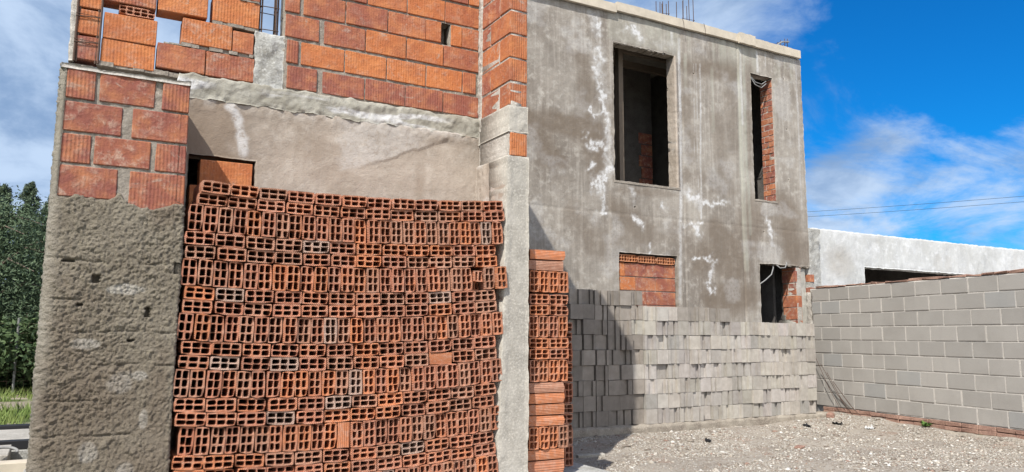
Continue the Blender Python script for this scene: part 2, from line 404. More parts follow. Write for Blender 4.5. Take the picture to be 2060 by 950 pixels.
# ---- the wide stack in the recess
BX = [.56, 1.65, 2.78]
BZ = [[2.274,2.262,2.331],[2.118,2.102,2.17],[1.944,1.933,1.992],[1.770,1.762,1.822],[1.601,1.587,1.652],[1.430,1.416,1.479],[1.260,1.242,1.307],
      [1.089,1.064,1.130],[.916,.895,.955],[.743,.721,.782],[.572,.548,.605],[.404,.378,.435],[.232,.206,.262]]
BZ = [np.polyfit(BX, z, 2) for z in BZ]
G1 = 'hollow bricks of the wide red stack'
course = 0
for r in range(12):
    top, bot = BZ[r], BZ[r+1]
    if r % 2 == 0:         # two flat courses
        for h in range(2):
            course += 1
            n = 12; x0 = (.60 if r == 0 else .548-.0)+random.uniform(-.005,.012)+(.02*(1-h) if r == 0 else 0); x1 = 2.815 if r == 0 else 2.752+random.uniform(-.012,.012)
            p = (x1-x0)/n
            for i in range(n):
                xc = x0+p*(i+.5)+random.uniform(-.002,.002)
                zt, zb = np.polyval(top, xc), np.polyval(bot, xc); hh = (zt-zb)/2
                zc = zt-hh*(h+.5); sl = np.polyval(np.polyder(top if h == 0 else bot), xc)
                dusty = random.random() < .05; cut = (course == 11 and i == 9)
                yo = random.uniform(-.008,.010)
                if cut:
                    place_brick(CUT, (xc, 5.15+.045, zc), (0, R(90)-0, 0) if False else (0, R(90)-math.atan(sl), R(0)), 'short brick turned to show its ribbed orange side, eleventh course down, wide red stack', G1, clay_col('bright'), (hh/.083*.985, .5, 1.), 'hollow_brick')
                    bpy.context.view_layer.update(); o = COL.objects[-1]
                    o.rotation_euler = (0, -math.atan(sl), R(90)); o.scale = (1., p/.168*.97*1., hh/.176*.97); o.scale = (.084/.083, p/.168*.96, hh/.176*.965)
                    o.location.y = 5.15+.042
                    continue
                lab = ('whitish dusty' if dusty else 'flat')+' hollow brick, %s from left, %s course down, in the wide red stack' % (ORD[i+1], ORD[course])
                place_brick(BR[random.randrange(18)], (xc, 5.145+.165+yo, zc), (random.uniform(-.012,.012), R(90)-math.atan(sl)+random.uniform(-.02,.02), random.uniform(-.03,.03)),
                            lab, G1, clay_col('dusty' if dusty else None), (hh/.083*.985, 1, (p-.004)/.176*random.uniform(.965,1.0)))
    else:
        course += 1
        n = 25; x0 = {1:.562, 3:.545, 5:.540, 7:.537, 9:.585, 11:.56}[r]; x1 = {1:2.80,3:2.83,5:2.81,7:2.81,9:2.80,11:2.78}[r]; p = (x1-x0)/n
        lean = 0
        for i in range(n):
            xc = x0+p*(i+.5); zt, zb = np.polyval(top, xc), np.polyval(bot, xc); hh = zt-zb
            sl = np.polyval(np.polyder(bot), xc)
            dusty = random.random() < .04; yo = random.uniform(-.010,.012)
            if r == 9 and i == 11:
                place_brick(CUT, (xc, 5.145+.084, zc := zb+hh/2), (R(90), 0, 0), 'short brick turned to show its ribbed orange side, fifteenth course down, wide red stack', G1, clay_col('bright'), (p/.083*.96, hh/.168*.96, .95))
                continue
            if r == 3 and i == 22:
                place_brick(STUB, (xc, 5.145+.10, zb+.0425+.062), (0, 0, 0), 'broken brick stub with two holes left, sixth course down, wide red stack', G1, clay_col())
                place_brick(STUB, (xc, 5.145+.165, zb+.0315), (0, 0, 0), 'dark recessed brick stub below the broken stub, sixth course down, wide stack', G1, clay_col(), (1,1,.74))
                continue
            if r == 3 and i == 24: yo = -.035
            if r == 9: lean = .035*math.sin(i*.9)
            lab = ('whitish dusty upright' if dusty else 'upright')+' hollow brick, %s from left, %s course down, in the wide red stack' % (ORD[i+1], ORD[course])
            place_brick(BR[random.randrange(18)], (xc, 5.145+.165+yo, zb+hh/2), (random.uniform(-.01,.01), -math.atan(sl)+random.uniform(-.014,.014)+lean*.5, random.uniform(-.03,.03)),
                        lab, G1, clay_col('dusty' if dusty else ('bright' if r == 3 and i == 24 else None)), (p/.083*.965, 1, hh/.176*.985))

# ---- the narrow stack right of the corner column
G2 = 'hollow bricks of the narrow stack by the column'
SLAB = .2
def nar(i, n_, course_, kind):
    base = {'F':'flat','U':'upright'}[kind]
    return '%s hollow brick, %s from left, %s course down, narrow stack right of the column' % (base, ORD[i+1], ORD[course_])
z = 1.99; cr = 0
for item in ['S','S','U','F','F','U','F','F','U','S','S','S','S','U','S','S']:
    cr += 1
    h = {'S':.0855,'F':.0855,'U':.176}[item]
    if cr == 4: z -= .012
    if cr == 15: h = .083
    if cr == 16: h = z-SLAB
    cc = clay_col('bright' if random.random() < .6 else None)
    if item == 'S':
        place_brick(BR[cr % 10], (3.102+.165+(.012 if cr == 1 else 0), 5.25+.09+random.uniform(-.006,.006), z-h/2), (R(90) if False else 0, R(90), R(90)+random.uniform(-.02,.02)),
                    'ribbed hollow brick lying lengthwise, %s course down, narrow stack right of the column' % ORD[cr], G2, clay_col('bright' if cr % 2 else None), (h/.083*.97, 1, 1.02))
    elif item == 'F':
        for i in range(2):
            place_brick(BR[(cr*3+i) % 10], (3.105+.092+i*.187, 5.25+.165+random.uniform(-.01,.01), z-h/2), (0, R(90)+random.uniform(-.015,.015), random.uniform(-.02,.02)), nar(i, 2, cr, 'F'), G2, clay_col('bright' if random.random() < .5 else None), (h/.083*.975,1,1.03))
    else:
        for i in range(4):
            place_brick(BR[(cr*3+i) % 10], (3.105+.046+i*.0925, 5.25+.165+random.uniform(-.01,.01), z-h/2), (0, random.uniform(-.012,.012), random.uniform(-.02,.02)), nar(i, 4, cr, 'U'), G2, clay_col('bright' if random.random() < .5 else None), (1.06,1,h/.176*.985))
    z -= h
# thin board slipped into the narrow stack is a clay strip
# ---- second narrow stack just behind, of which only the right edge shows
G3 = 'hollow bricks stacked behind the narrow stack'
z = SLAB; cr = 0
seq = ['U','U','F','F','U','F','F','U','F','F']
for item in seq:
    cr += 1; h = .0855 if item == 'F' else .176
    if item == 'F':
        place_brick(BR[cr % 10], (3.672, 5.62+.165, z+h/2), (0, R(90), random.uniform(-.02,.02)), 'flat hollow brick, %s course up, half hidden behind the narrow stack' % ORD[cr], G3, clay_col(), (h/.083*.98,1,1.03))
    else:
        for i in range(2):
            place_brick(BR[(cr+i) % 10], (3.628+i*.0915, 5.62+.165, z+h/2), (0, random.uniform(-.01,.01), random.uniform(-.02,.02)), '%s upright hollow brick, %s course up, half hidden behind the narrow stack' % (('left','right')[i], ORD[cr]), G3, clay_col(), (1.05,1,.985))
    z += h

# ------------------------------------------------------------------ grey block stack
def voxel_prism(name, xs, ys, filled, z0, z1, mat, jit=0):
    V = []; F = []; ids = {}
    rnd = random.Random(hash(name) % 999)
    def vid(i, j, k):
        if (i,j,k) not in ids: ids[i,j,k] = len(V); V.append((xs[i], ys[j], (z0, z1)[k]))
        return ids[i,j,k]
    nx, ny = len(xs)-1, len(ys)-1
    ok = lambda i, j: 0 <= i < nx and 0 <= j < ny and filled(i, j)
    for i in range(nx):
        for j in range(ny):
            if not ok(i, j): continue
            F.append((vid(i,j,0),vid(i,j+1,0),vid(i+1,j+1,0),vid(i+1,j,0))); F.append((vid(i,j,1),vid(i+1,j,1),vid(i+1,j+1,1),vid(i,j+1,1)))
            if not ok(i-1, j): F.append((vid(i,j,0),vid(i,j,1),vid(i,j+1,1),vid(i,j+1,0)))
            if not ok(i+1, j): F.append((vid(i+1,j,0),vid(i+1,j+1,0),vid(i+1,j+1,1),vid(i+1,j,1)))
            if not ok(i, j-1): F.append((vid(i,j,0),vid(i+1,j,0),vid(i+1,j,1),vid(i,j,1)))
            if not ok(i, j+1): F.append((vid(i,j+1,0),vid(i,j+1,1),vid(i+1,j+1,1),vid(i+1,j+1,0)))
    return pymesh(name, V, F, mat)
w = .0935; hh = .0935
ys = [-.195,-.165,-.16,-.02,.02,.16,.165,.195]
BM = []
for gx, gd in (((-.03,.03), 1), ((-.045,-.012), 1), ((.0,.06), 1), ((-.05,.05), 1)):
    xs = [-w, -w+.03, *sorted(gx), w-.03, w] if gx[0] > -w+.03 and gx[1] < w-.03 else [-w, gx[0], gx[1], w]
    xs = sorted(set(xs)); ng = xs.index(gx[0])
    def fl(i, j, ng=ng, n=len(xs)-1):
        if j in (0, 6) and i == ng: return False
        if j in (2, 4) and 0 < i < n-1: return False
        return True
    BM.append(voxel_prism('grooved_block', xs, ys, fl, -hh, hh, BLK))
for _ in range(3):
    xs = [-w, -w+.03, w-.03, w]
    BM.append(voxel_prism('plain_block', xs, ys, lambda i, j: not (j in (2, 4) and i == 1), -hh, hh, BLK))
for me in BM:   # soften the arrises a touch
    pass
G4 = 'grey cement blocks stacked against the facade'
ncol = 23; px = (9.70-5.31)/ncol
for c in range(ncol):
    xc = 5.31+px*(c+.5)
    drift = random.uniform(-.006,.006)
    nrow = 9 if xc < 6.42 else (8 if xc < 7.9 else 7)
    for k in range(nrow):
        zc = .178+.1895*(k+.5)+drift*k/8+.002*math.sin(c*1.3+k)
        grooved = random.random() < (.70 if xc > 6.4 else .6)
        me = BM[random.randrange(4)] if grooved else BM[4+random.randrange(3)]
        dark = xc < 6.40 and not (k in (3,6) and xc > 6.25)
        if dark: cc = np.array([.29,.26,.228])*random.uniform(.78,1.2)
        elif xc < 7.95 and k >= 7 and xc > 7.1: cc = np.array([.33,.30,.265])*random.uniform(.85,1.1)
        elif random.random() < .10: cc = np.array([.36,.345,.32])
        else: cc = np.array([.475,.45,.415])*random.uniform(.78,1.08)*np.array([1,random.uniform(.97,1.0),random.uniform(.94,1.0)])
        yo = random.uniform(-.012,.014)
        if random.random() < .15: yo += random.choice([-.03,.03,.03])
        tone = 'dark weathered' if dark else 'pale'
        lab = '%s grey block, %s from left, %s course up, block stack against the facade' % (tone, ORD[c+1], ORD[k+1])
        o = bpy.data.objects.new('cement_block', me); COL.objects.link(o)
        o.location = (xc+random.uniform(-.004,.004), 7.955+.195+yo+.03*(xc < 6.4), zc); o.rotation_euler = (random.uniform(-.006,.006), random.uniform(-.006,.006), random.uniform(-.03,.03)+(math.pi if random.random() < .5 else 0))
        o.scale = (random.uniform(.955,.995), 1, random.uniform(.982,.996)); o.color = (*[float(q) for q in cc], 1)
        props(o, lab, 'cement block', G4)

# ------------------------------------------------------------------ THE HOUSE
HOUSE = empty('unfinished_house', (5, 8, 0), 'two-storey unfinished house of bare grey render and red hollow brick', 'house')
YP, YR, YF = 5.15, 5.69, 8.45
def laid(mb, x0, x1, z0, z1, y, depth=.15, hue=None, rib=None, dirt=None, bev=.004):
    mb.box((x0, y+random.uniform(-.004,.005), z0), (x1, y+depth, z1), (random.random() if hue is None else hue, random.choice([.15,.5,1.]) if rib is None else rib, random.random()**2 if dirt is None else dirt), j=.0022, bev=bev)
# --- pillar
PIL = empty('corner_pillar', (.18, 5.42, 0), None, None); del_ = PIL
PIL.parent = HOUSE; PIL.location = (.18-5, 5.42-8, 0)
def P_(o): return o
core = panel('mortar_bed', -.165, .53, 2.0, 2.885, .38, .012, MORT, PIL, amp=.007, freq=28, T=lambda u, v, w: np.stack([u, w+YP+.011, v], -1), jag=.006, seed=3)
mb = MB()
for x0, x1, z0, z1, rib, hue, d in [(-.152,.002,2.69,2.875,1,.15,.2),(.024,.33,2.695,2.88,.2,.2,.7),(.37,.53,2.69,2.875,1,.15,.2),
        (-.16,.157,2.49,2.672,.2,.15,.8),(.215,.53,2.492,2.675,.25,.2,.5),
        (-.158,.002,2.30,2.475,1,.12,.4),(.02,.327,2.302,2.478,.2,.25,1),(.353,.53,2.30,2.475,1,.2,.5),
        (-.156,.155,2.10,2.285,.3,.12,.5),(.22,.532,2.05,2.285,.8,.2,.4)]:
    laid(mb, x0, x1, z0, z1, YP, .3, hue, rib, d, .005)
mb.build('bricks', CLAYW, PIL)
# thrown render round the pillar: real relief
def pillar_render():
    r = .055; X0, X1, Y0, Y1 = -.188, .535, YP-.012, 5.70
    path = []; 
    for y in np.arange(Y1, Y0+r, -.014): path.append((X0, y, -1, 0))
    for a in np.linspace(0, math.pi/2, 8): path.append((X0+r-r*math.cos(a), Y0+r-r*math.sin(a), -math.cos(a), -math.sin(a)))
    for x in np.arange(X0+r+.008, X1-.012, .0062): path.append((x, Y0, 0, -1))
    for a in np.linspace(0, math.pi/2, 4): path.append((X1-.012+.012*math.sin(a), Y0+.012-.012*math.cos(a), math.sin(a), -math.cos(a)))
    for y in np.arange(Y0+.02, Y1, .02): path.append((X1, y, 1, 0))
    P = np.array(path); s = np.concatenate([[0], np.cumsum(np.hypot(np.diff(P[:,0]), np.diff(P[:,1])))])
    zs = np.arange(.0, 2.905, .0065); Sg, Z = np.meshgrid(s, zs, indexing='ij'); PX = P[:,0][:,None]+0*Z; front = (P[:,3] < -.5)[:,None]
    d = (fbm(Sg*42, Z*42, 4, 5, .72)-.5)*.019 + (fbm(Sg*4, Z*4, 3, 8)-.5)*.012
    rg_ = sst(.35,.65,fbm(Sg*3, Z*2.2, 3, 18)); d = d*(.40+.55*rg_); d += (fbm(Sg*120, Z*120, 2, 15)-.5)*.013*(.6+.6*rg_)
    d = d + .0045*sst(.50,.62, fbm(Sg*70, Z*62, 2, 25))+.005*sst(.62,.72, fbm(Sg*26, Z*26, 3, 27))
    # wavering joints telegraphing through
    for zj, a0, a1 in ((1.725,-.16,.10),(1.715,.14,.50),(1.50,-.16,.12),(1.31,-.1,.5),(1.115,-.18,.15),(1.11,.25,.5),(.92,-.1,.3),(.72,-.16,.4)):
        zz = zj+(fbm(Sg*9, Z*0+zj*5, 3, 61)-.5)*.035; m = sst(a0-.05, a0, PX)*(1-sst(a1, a1+.05, PX))
        d -= .012*m*np.exp(-((Z-zz)/.005)**2)*sst(.38,.55,fbm(Sg*6, Z*0+zj*9, 2, 33))
    R_, G_, B_ = np.zeros_like(d), np.zeros_like(d), np.zeros_like(d)
    for hx, hz, w_, h_ in ((.079,1.617,.018,.022),(.367,1.43,.012,.030),(.005,1.466,.014,.008),(.283,1.257,.016,.007),(.52,1.70,.02,.03),(-.068,1.721,.03,.006)):
        m = ((np.abs(PX-hx) < w_+.004*np.sin(Z*400)) & (np.abs(Z-hz) < h_) & front); d = np.where(m, -.055, d)
    for hx, hz, w_, h_ in ((.24,1.56,.10,.035),(.25,1.01,.075,.07),(.34,1.05,.05,.03),(.38,.80,.025,.06),(.05,1.24,.08,.03),(.1,.62,.05,.06),(.3,.5,.05,.05)):
        q = ((PX-hx)/w_)**2+((Z-hz)/h_)**2+(fbm(Sg*15, Z*15, 3, 77)-.5)*1.2; R_ = np.maximum(R_, 1-sst(.5,1.2,q))*1.
    R_ = R_*front
    B_ = sst(.5,.75, fbm(Sg*2.5, Z*1.5, 4, 91))*.7
    # ragged top edge: render thins out behind the brick faces
    edge = 2.10+.06*(fbm(PX*9, Z*0, 3, 44)-.5)+.05*np.exp(-((PX-.17)/.03)**2)-.03*np.exp(-((PX-.35)/.1)**2)+.25*0
    lft = PX < -.150
    edge = np.where(lft | (P[:,2][:,None] < -.9), 9., edge)
    back = sst(-.02, .012, Z-edge+(fbm(Sg*40, Z*40, 2, 6)-.5)*.03)
    d = d*(1-back)-back*.05
    # the bare render edge on the left of the bricks is thin
    up = sst(2.05, 2.15, Z)*lft*front; d = d*(1-.7*up)
    R_ = np.maximum(R_, .55*sst(.0,.08,-.10-PX)*(.5+.5*fbm(Sg*8,Z*8,2,7)))  # left corner painted paler, standing in for sun on the rounded edge
    V = np.stack([PX+P[:,2][:,None]*d, P[:,1][:,None]+P[:,3][:,None]*d, Z], -1)
    nu, nv = Z.shape; idx = np.arange(nu*nv).reshape(nu, nv)
    Q = np.stack([idx[:-1,:-1], idx[1:,:-1], idx[1:,1:], idx[:-1,1:]], -1).reshape(-1,4)
    Vf = V.reshape(-1,3); at = np.stack([R_,G_,B_],-1).reshape(-1,3)
    return link('render_coat', quadmesh('render_coat', Vf, Q, REND, False, at), PIL)
pillar_render()
mb = MB(); mb.box((-.17, 5.2, 0), (.52, 5.69, 2.0)); mb.box((-.17, 5.2, 2.0), (.52,5.69,2.87)); mb.build('core', MORT, PIL)
# uneven mortar cap
panel('mortar_cap', -.185, .535, 5.14, 5.72, .03, .015, MORTP, PIL, amp=.012, freq=18, T=lambda u, v, w: np.stack([u, v, 2.897-w], -1), jag=.012, seed=8)

# --- recessed wall (rendered, opening with a brick)
def rec_relief(U, V):
    zc = 2.50+(U-1.6)*.41+(fbm(U*5, U*0, 4, 12)-.5)*.09
    d = np.where(V > zc, -.006, .0)*sst(1.5,1.9,U)*sst(1.9,2.2,U+.25*fbm(U*6,V*6,2,8))
    d = d-.010*sst(2.2,2.5,U)*sst(2.86,2.92,V)*fbm(U*30,V*30,3,88)
    d = d-.014*sst(2.83,2.95,V+(fbm(U*6,V*3,2,4)-.5)*.08)*(fbm(U*25,V*25,3,19))
    return d
def rec_paint(U, V):
    n = fbm(U*14, V*14, 4, 3)
    r = .7*(1-sst(.015,.05, seg_dist(U,V,[(.87,2.93),(.92,2.82),(.95,2.70),(.97,2.60)])+(n-.5)*.06))
    r = np.maximum(r, .35*sst(2.88,2.98,V)*sst(.45,.6,n))
    zc = 2.50+(U-1.6)*.41+(fbm(U*5, U*0, 4, 12)-.5)*.09; r = np.maximum(r, .28*sst(1.62,1.72,U+(n-.5)*.1)*(1-sst(2.2,2.5,U))*sst(0,.02,V-zc))
    g = .8*(1-sst(.10,.30, seg_dist(U,V,[(.75,2.80),(.72,2.62)])+(n-.5)*.2))
    g = np.maximum(g, .35*(1-sst(.05,.2, seg_dist(U,V,[(1.5,2.75),(1.7,2.45)])+(n-.5)*.2)))
    g = np.maximum(g, .35*(1-sst(.02,.06, seg_dist(U,V,[(2.35,2.65),(2.33,2.3)])+(n-.5)*.04)))
    return np.stack([r, g, 0*r], -1)
RW = panel('recessed_wall', .50, 2.885, .2, 2.97, .16, .012, REC, HOUSE, amp=.006, freq=6, holes=[(.60,1.055,2.05,2.55)], paint=rec_paint, relief=rec_relief,
      T=lambda u, v, w: np.stack([u, w+YR, v], -1), jag=.008, seed=21)
mb = MB()
laid(mb, .68, 1.035, 2.345, 2.522, YR+.004, .14, .75, .5, .1); mb.build('opening_brick', CLAYW, RW); mb = MB(); laid(mb, .62, .95, 2.16, 2.335, YR+.01, .14); mb.build('opening_brick', CLAYW, RW)
# ring beam with efflorescence
def beam_paint(U, V):
    n = fbm(U*3.2, V*22, 4, 31); r = sst(.44,.56,n)*sst(2.94,3.0,V)*(1-sst(3.06,3.1,V))*sst(.3,.5,fbm(U*1.6,V*2,2,37)); g = sst(.5,.7,fbm(U*7,V*7,3,35))*.7
    return np.stack([r, g, .6+0*r], -1)
panel('ring_beam', .50, 2.885, 2.955, 3.118, .19, .010, FAC, HOUSE, amp=.012, freq=14, paint=beam_paint, relief=lambda U, V: -.012*sst(3.0,3.1,V)-.012*fbm(U*30,V*30,2,2),
      T=lambda u, v, w: np.stack([u, w+YR-.012, v], -1), jag=.018, seed=23)
# --- upper brick wall, right part
UW = empty('upper_brick_wall', (0,0,0), None, None); UW.parent = HOUSE; UW.location = (2-5, 5.7-8, 0)
courses = [(3.132,3.312,[(1.25,1.475),(1.52,1.85),(1.86,2.19),(2.20,2.525),(2.535,2.86)]),
 (3.33,3.512,[(1.24,1.325),(1.35,1.682),(1.69,2.025),(2.035,2.37),(2.38,2.70),(2.71,2.83)]),
 (3.53,3.712,[(1.222,1.48),(1.52,1.848),(1.856,2.19),(2.20,2.522),(2.53,2.856)]),
 (3.728,3.908,[(1.215,1.325),(1.355,1.678),(1.686,2.025),(2.035,2.362),(2.366,2.502),(2.595,2.692),(2.70,2.855)]),
 (3.925,4.105,[(1.22,1.50),(1.53,1.852),(1.86,2.19),(2.20,2.532),(2.54,2.856)])]
zc = 4.122; k = 0
while zc < 5.85:
    off = 0 if k % 2 else .17; row = []; x = 1.22
    while x < 2.80:
        x2 = min(2.856, x+(.33 if not (x == 1.22 and off) else .16)); row.append((x, x2)); x = x2+.012
    courses.append((zc, zc+.18, row)); zc += .197; k += 1
HUE = {0:[.12,.14,.22,.2,.22], 1:[.3,.75,.9,.95,.9,.5], 2:[.3,.3,.8,.75,.35], 3:[.4,.35,.3,.45,.6,.8,.5], 4:[.3,.35,.65,.75,.55]}
RIB = {0:[.5,.5,.8,.8,.6], 1:[1,.3,.5,.6,.4,.6]}
mb = MB()
for i, (z0, z1, row) in enumerate(courses):
    for j, (a, b) in enumerate(row):
        hole_side = False
        laid(mb, a, b, z0+random.uniform(0,.004), z1-random.uniform(0,.004), YR-.004, .15, HUE.get(i, [None]*9)[j] if i in HUE else None, RIB.get(i, [.35]*9)[j], random.uniform(.0,.35))
mb.build('bricks', CLAYW, UW)
panel('mortar_bed', 1.212, 2.868, 3.118, 5.90, .13, .013, MORT, UW, amp=.008, freq=26, holes=[(2.506,2.59,3.72,3.912)], T=lambda u, v, w: np.stack([u, w+YR+.009, v], -1), jag=.004, seed=14)
mb = MB(); mb.box((2.49, 5.835, 3.70), (2.61, 5.85, 3.93)); mb.build('brick_back', MORT, UW)
# --- upper left part: loosely laid, gaps open to the sky
UL = empty('loose_upper_brickwork', (0,0,0), None, None); UL.parent = HOUSE; UL.location = (.5-5, 5.7-8, 0)
mb = MB()
for a, b, z0, z1, hue, rib, d in [(.015,.345,3.10,3.278,.85,.7,.2),(.02,.348,3.282,3.462,.75,.6,.3),(.012,.335,3.548,3.73,.35,1,.2),(.36,.672,3.135,3.315,.3,.3,.3),(.68,1.01,3.135,3.315,.3,.6,.3),
        (.509,.846,3.345,3.525,.8,.7,.8),(.852,.998,3.342,3.502,.5,.4,.5),(.345,.668,3.55,3.732,.8,.4,.2),(.705,1.03,3.55,3.74,.8,.9,.3),(.012,.33,3.745,3.92,.5,.6,.3),(.345,.66,3.75,3.93,.4,.4,.3),(.705,1.03,3.755,3.93,.4,.4,.3),
        (-.135,.010,3.11,3.27,.15,.7,.3),(-.135,.010,3.285,3.455,.7,.9,.3),(-.135,.008,3.47,3.64,.8,.9,.2),(-.135,.008,3.655,3.82,.5,.9,.2)]:
    laid(mb, a, b, z0, z1, YR+(.035 if b < .0 else .0), .15, hue, rib, d)
mb.build('bricks', CLAYW, UL)
for a, b, z0, z1 in [(.0,1.015,3.085,3.118),(.512,1.0,3.318,3.345),(.71,1.03,3.525,3.55),(.40,.64,3.318,3.328),(-.145,.66,3.733,3.748),(.715,1.02,3.741,3.754)]:
    mb = MB(); x = a
    while x < b-.01:
        x2 = min(b, x+random.uniform(.03,.09)); mb.box((x-.002, YR+.004+random.uniform(-.010,.012), z0), (x2+.002, YR+.13, z1-random.uniform(0,.003)), j=.002); x = x2
    mb.build('mortar_joint', MORT, UL)
for z0 in (3.272, 3.456, 3.642):
    mb = MB(); mb.box((-.14, YR+.03+random.uniform(0,.02), z0), (-.008, YR+.13, z0+.012), j=.003); mb.build('mortar_joint', MORT, UL)
panel('mortar_edge', -.172, -.138, 3.09, 3.95, .14, .01, MORTP, UL, amp=.008, freq=25, T=lambda u, v, w: np.stack([u, w+YR, v], -1), jag=.01, seed=5)
ob = bpy.data.objects.new('half_brick', hollow_brick_mesh('half_brick', W=.062, H=.225, D=.14, nx=2, nz=5, seed=3, t=.007, ti=.006)); COL.objects.link(ob)
ob.parent = UL; ob.location = (.218-.5, 5.69+.075-5.7, 3.505); ob.rotation_euler = (0, R(90), 0); ob.color = (.4,.16,.09,1)
# rebar in the left chase
mb = MB()
for x, y in ((-.138,5.69),(.003,5.683),(-.012,5.70),(-.125,5.70)): mb.tube([(x,y,3.09),(x+.004,y,4.15)], .008)
for zz in (3.22,3.40,3.62,3.85): mb.tube([(-.145,5.683,zz),(.01,5.68,zz+.01)], .0035); mb.tube([(-.145,5.683,zz+.02),(.01,5.68,zz+.012)], .002)
mb.build('rebar', STEEL, UL)
# infill concrete column with rebar growing out of the top
IC = panel('tie_column', 1.008, 1.222, 3.10, 3.535, .17, .011, CONCG, HOUSE, amp=.014, freq=15, T=lambda u, v, w: np.stack([u, w+YR+.004, v], -1), jag=.012, seed=17)
mb = MB()
for x, y in ((1.052,5.72),(1.155,5.72),(1.172,5.74),(1.055,5.83),(1.165,5.83)): mb.tube([(x,y,3.4),(x+random.uniform(-.005,.005),y,4.4)], .0065)
for zz in (3.56,3.74,3.93,4.1): mb.tube([(1.045,5.713,zz),(1.175,5.713,zz+.006),(1.175,5.84,zz),(1.045,5.84,zz),(1.045,5.713,zz)], .0035)
mb.build('rebar', STEEL, IC)

# --- corner pier, brick above / concrete column below
PR = empty('corner_pier', (0,0,0), None, None); PR.parent = HOUSE; PR.location = (2.95-5, 5.4-8, 0)
mb = MB(); zc = 3.112; k = 0
def pier_brick(z0, z1, k, x0=2.862):
    h = random.random()*.5+.45
    mb.box((x0, YP+random.uniform(-.004,.004), z0), (3.022, YP+(.33 if k % 2 else .17), z1), (h, 1., random.uniform(0,.4)), j=.003, bev=.004)
    mb.box((x0+.003, YP+(.34 if k % 2 else .185), z0), (3.01, 5.672, z1), (random.random()*.6+.2, .2, random.uniform(.2,.8)), j=.003, bev=.004)
while zc < 5.8: pier_brick(zc, zc+.182, k); zc += .198; k += 1
mb.build('bricks', CLAYW, PR); mb = MB()
pier_brick(2.705, 2.885, 1, 2.872); mb.build('lower_brick', CLAYW, PR)
panel('mortar_bed', 2.868, 3.028, 2.69, 5.88, .5, .011, MORTP, PR, amp=.006, freq=24, T=lambda u, v, w: np.stack([u, w+YP+.012, v], -1), jag=.006, seed=2)
panel('mortar_side', 5.155, 5.69, 2.69, 5.88, .1, .011, MORTP, PR, amp=.007, freq=24, T=lambda u, v, w: np.stack([w+2.873, u, v], -1), jag=.004, seed=22)
panel('concrete_band', 2.858, 3.032, 2.892, 3.108, .5, .011, CONC, PR, amp=.007, freq=18, T=lambda u, v, w: np.stack([u, w+YP-.002, v], -1), jag=.01, seed=4)
panel('concrete_band_side', 5.155, 5.69, 2.892, 3.108, .1, .011, CONC, PR, amp=.006, freq=18, T=lambda u, v, w: np.stack([w+2.860, u, v], -1), jag=.006, seed=6)
panel('junction_mortar', 5.635, 5.70, 3.0, 5.88, .06, .010, MORTP, PR, amp=.012, freq=26, T=lambda u, v, w: np.stack([w+2.855, u, v], -1), jag=.004, seed=26)
def colT(u, v, w):  # the column flares a little towards its foot
    return np.stack([u-(3.03-u)/.19*np.clip(2.3-v, 0, 3)*.032, w+YP-.004+0*u, v], -1)
def col_paint(U, V):
    n = fbm(U*12, V*12, 4, 71); return np.stack([sst(.55,.75,n)*.7, 0*n, 0*n], -1)
panel('concrete_column', 2.838, 3.036, .2, 2.70, .3, .010, CONC, PR, amp=.004, freq=9, relief=lambda U, V: -.010*sst(2.90,2.86,U)*fbm(U*30,V*12,3,9)-.012*(U > 3.018)*fbm(U*30,V*14,3,29), T=colT, jag=.008, seed=10)
def cs_paint(U, V):
    n = fbm(U*12, V*12, 3, 72); return np.stack([sst(.5,.7,n)*.3, .0*n, 0*n], -1)
panel('column_side', 5.16, 5.69, .2, 2.70, .1, .012, REC, PR, amp=.006, freq=12, paint=cs_paint, relief=lambda U, V: -.018*sst(5.50,5.53,U)*sst(5.66,5.63,U)*fbm(U*30,V*18,3,41), T=lambda u, v, w: np.stack([w+2.842-np.clip(2.3-v,0,3)*.03*np.clip((5.69-u)/.5,0,1), u, v], -1), jag=.004, seed=11)
# --- wing shell behind
mb = MB()
mb.box((2.885, 5.70, .2), (3.02, YF-.002, 5.88)); mb.build('wing_side_wall', MORT, HOUSE)
mb = MB(); mb.box((-.165, 5.72, 0), (-.02, YF-.002, 3.08)); mb.box((-.018, 8.30, 0), (2.88, 8.445, 2.95)); mb.build('wing_back_wall', MORT, HOUSE)
mb = MB(); mb.box((-.163, 5.86, 2.955), (2.88, YF-.004, 3.07)); mb.build('wing_ceiling_slab', CONC, HOUSE)

# --- facade
def fac_relief(U, V):
    d = -.005*sst(6.28,6.30,U)+.006*np.exp(-((U-7.61-.02*fbm(U*0,V*3,2,5))/.012)**2)+.006*np.exp(-((U-8.79)/.012)**2)-.004*(np.abs(U-8.88) < .07)
    zj = 3.0+0*U; d = d+.004*np.exp(-((V-2.98)/.02)**2)
    return d
STREAKS = [([(7.6,5.72),(7.59,4.04),(7.51,1.84)],.024,'r',.75),([(7.72,5.5),(7.70,5.0)],.03,'b',.6),([(8.25,5.4),(8.24,4.4)],.03,'b',.4),([(8.01,5.41),(7.95,3.03)],.013,'r',.7),([(7.93,5.40),(7.90,3.3)],.007,'r',.4),([(7.88,5.39),(7.85,3.84)],.006,'r',.4),
 ([(8.84,5.86),(8.82,4.19),(8.84,2.33)],.045,'b',.85),([(8.94,5.87),(8.92,4.21),(8.96,2.88)],.03,'b',.8),([(8.86,5.8),(8.86,4.6)],.02,'r',.5),([(10.14,5.88),(10.13,3.36)],.02,'r',.4),([(9.23,5.84),(9.24,5.51)],.02,'r',.6),
 ([(9.42,5.84),(9.42,5.65)],.012,'r',.5),([(7.45,5.81),(7.46,5.62)],.02,'r',.6)]
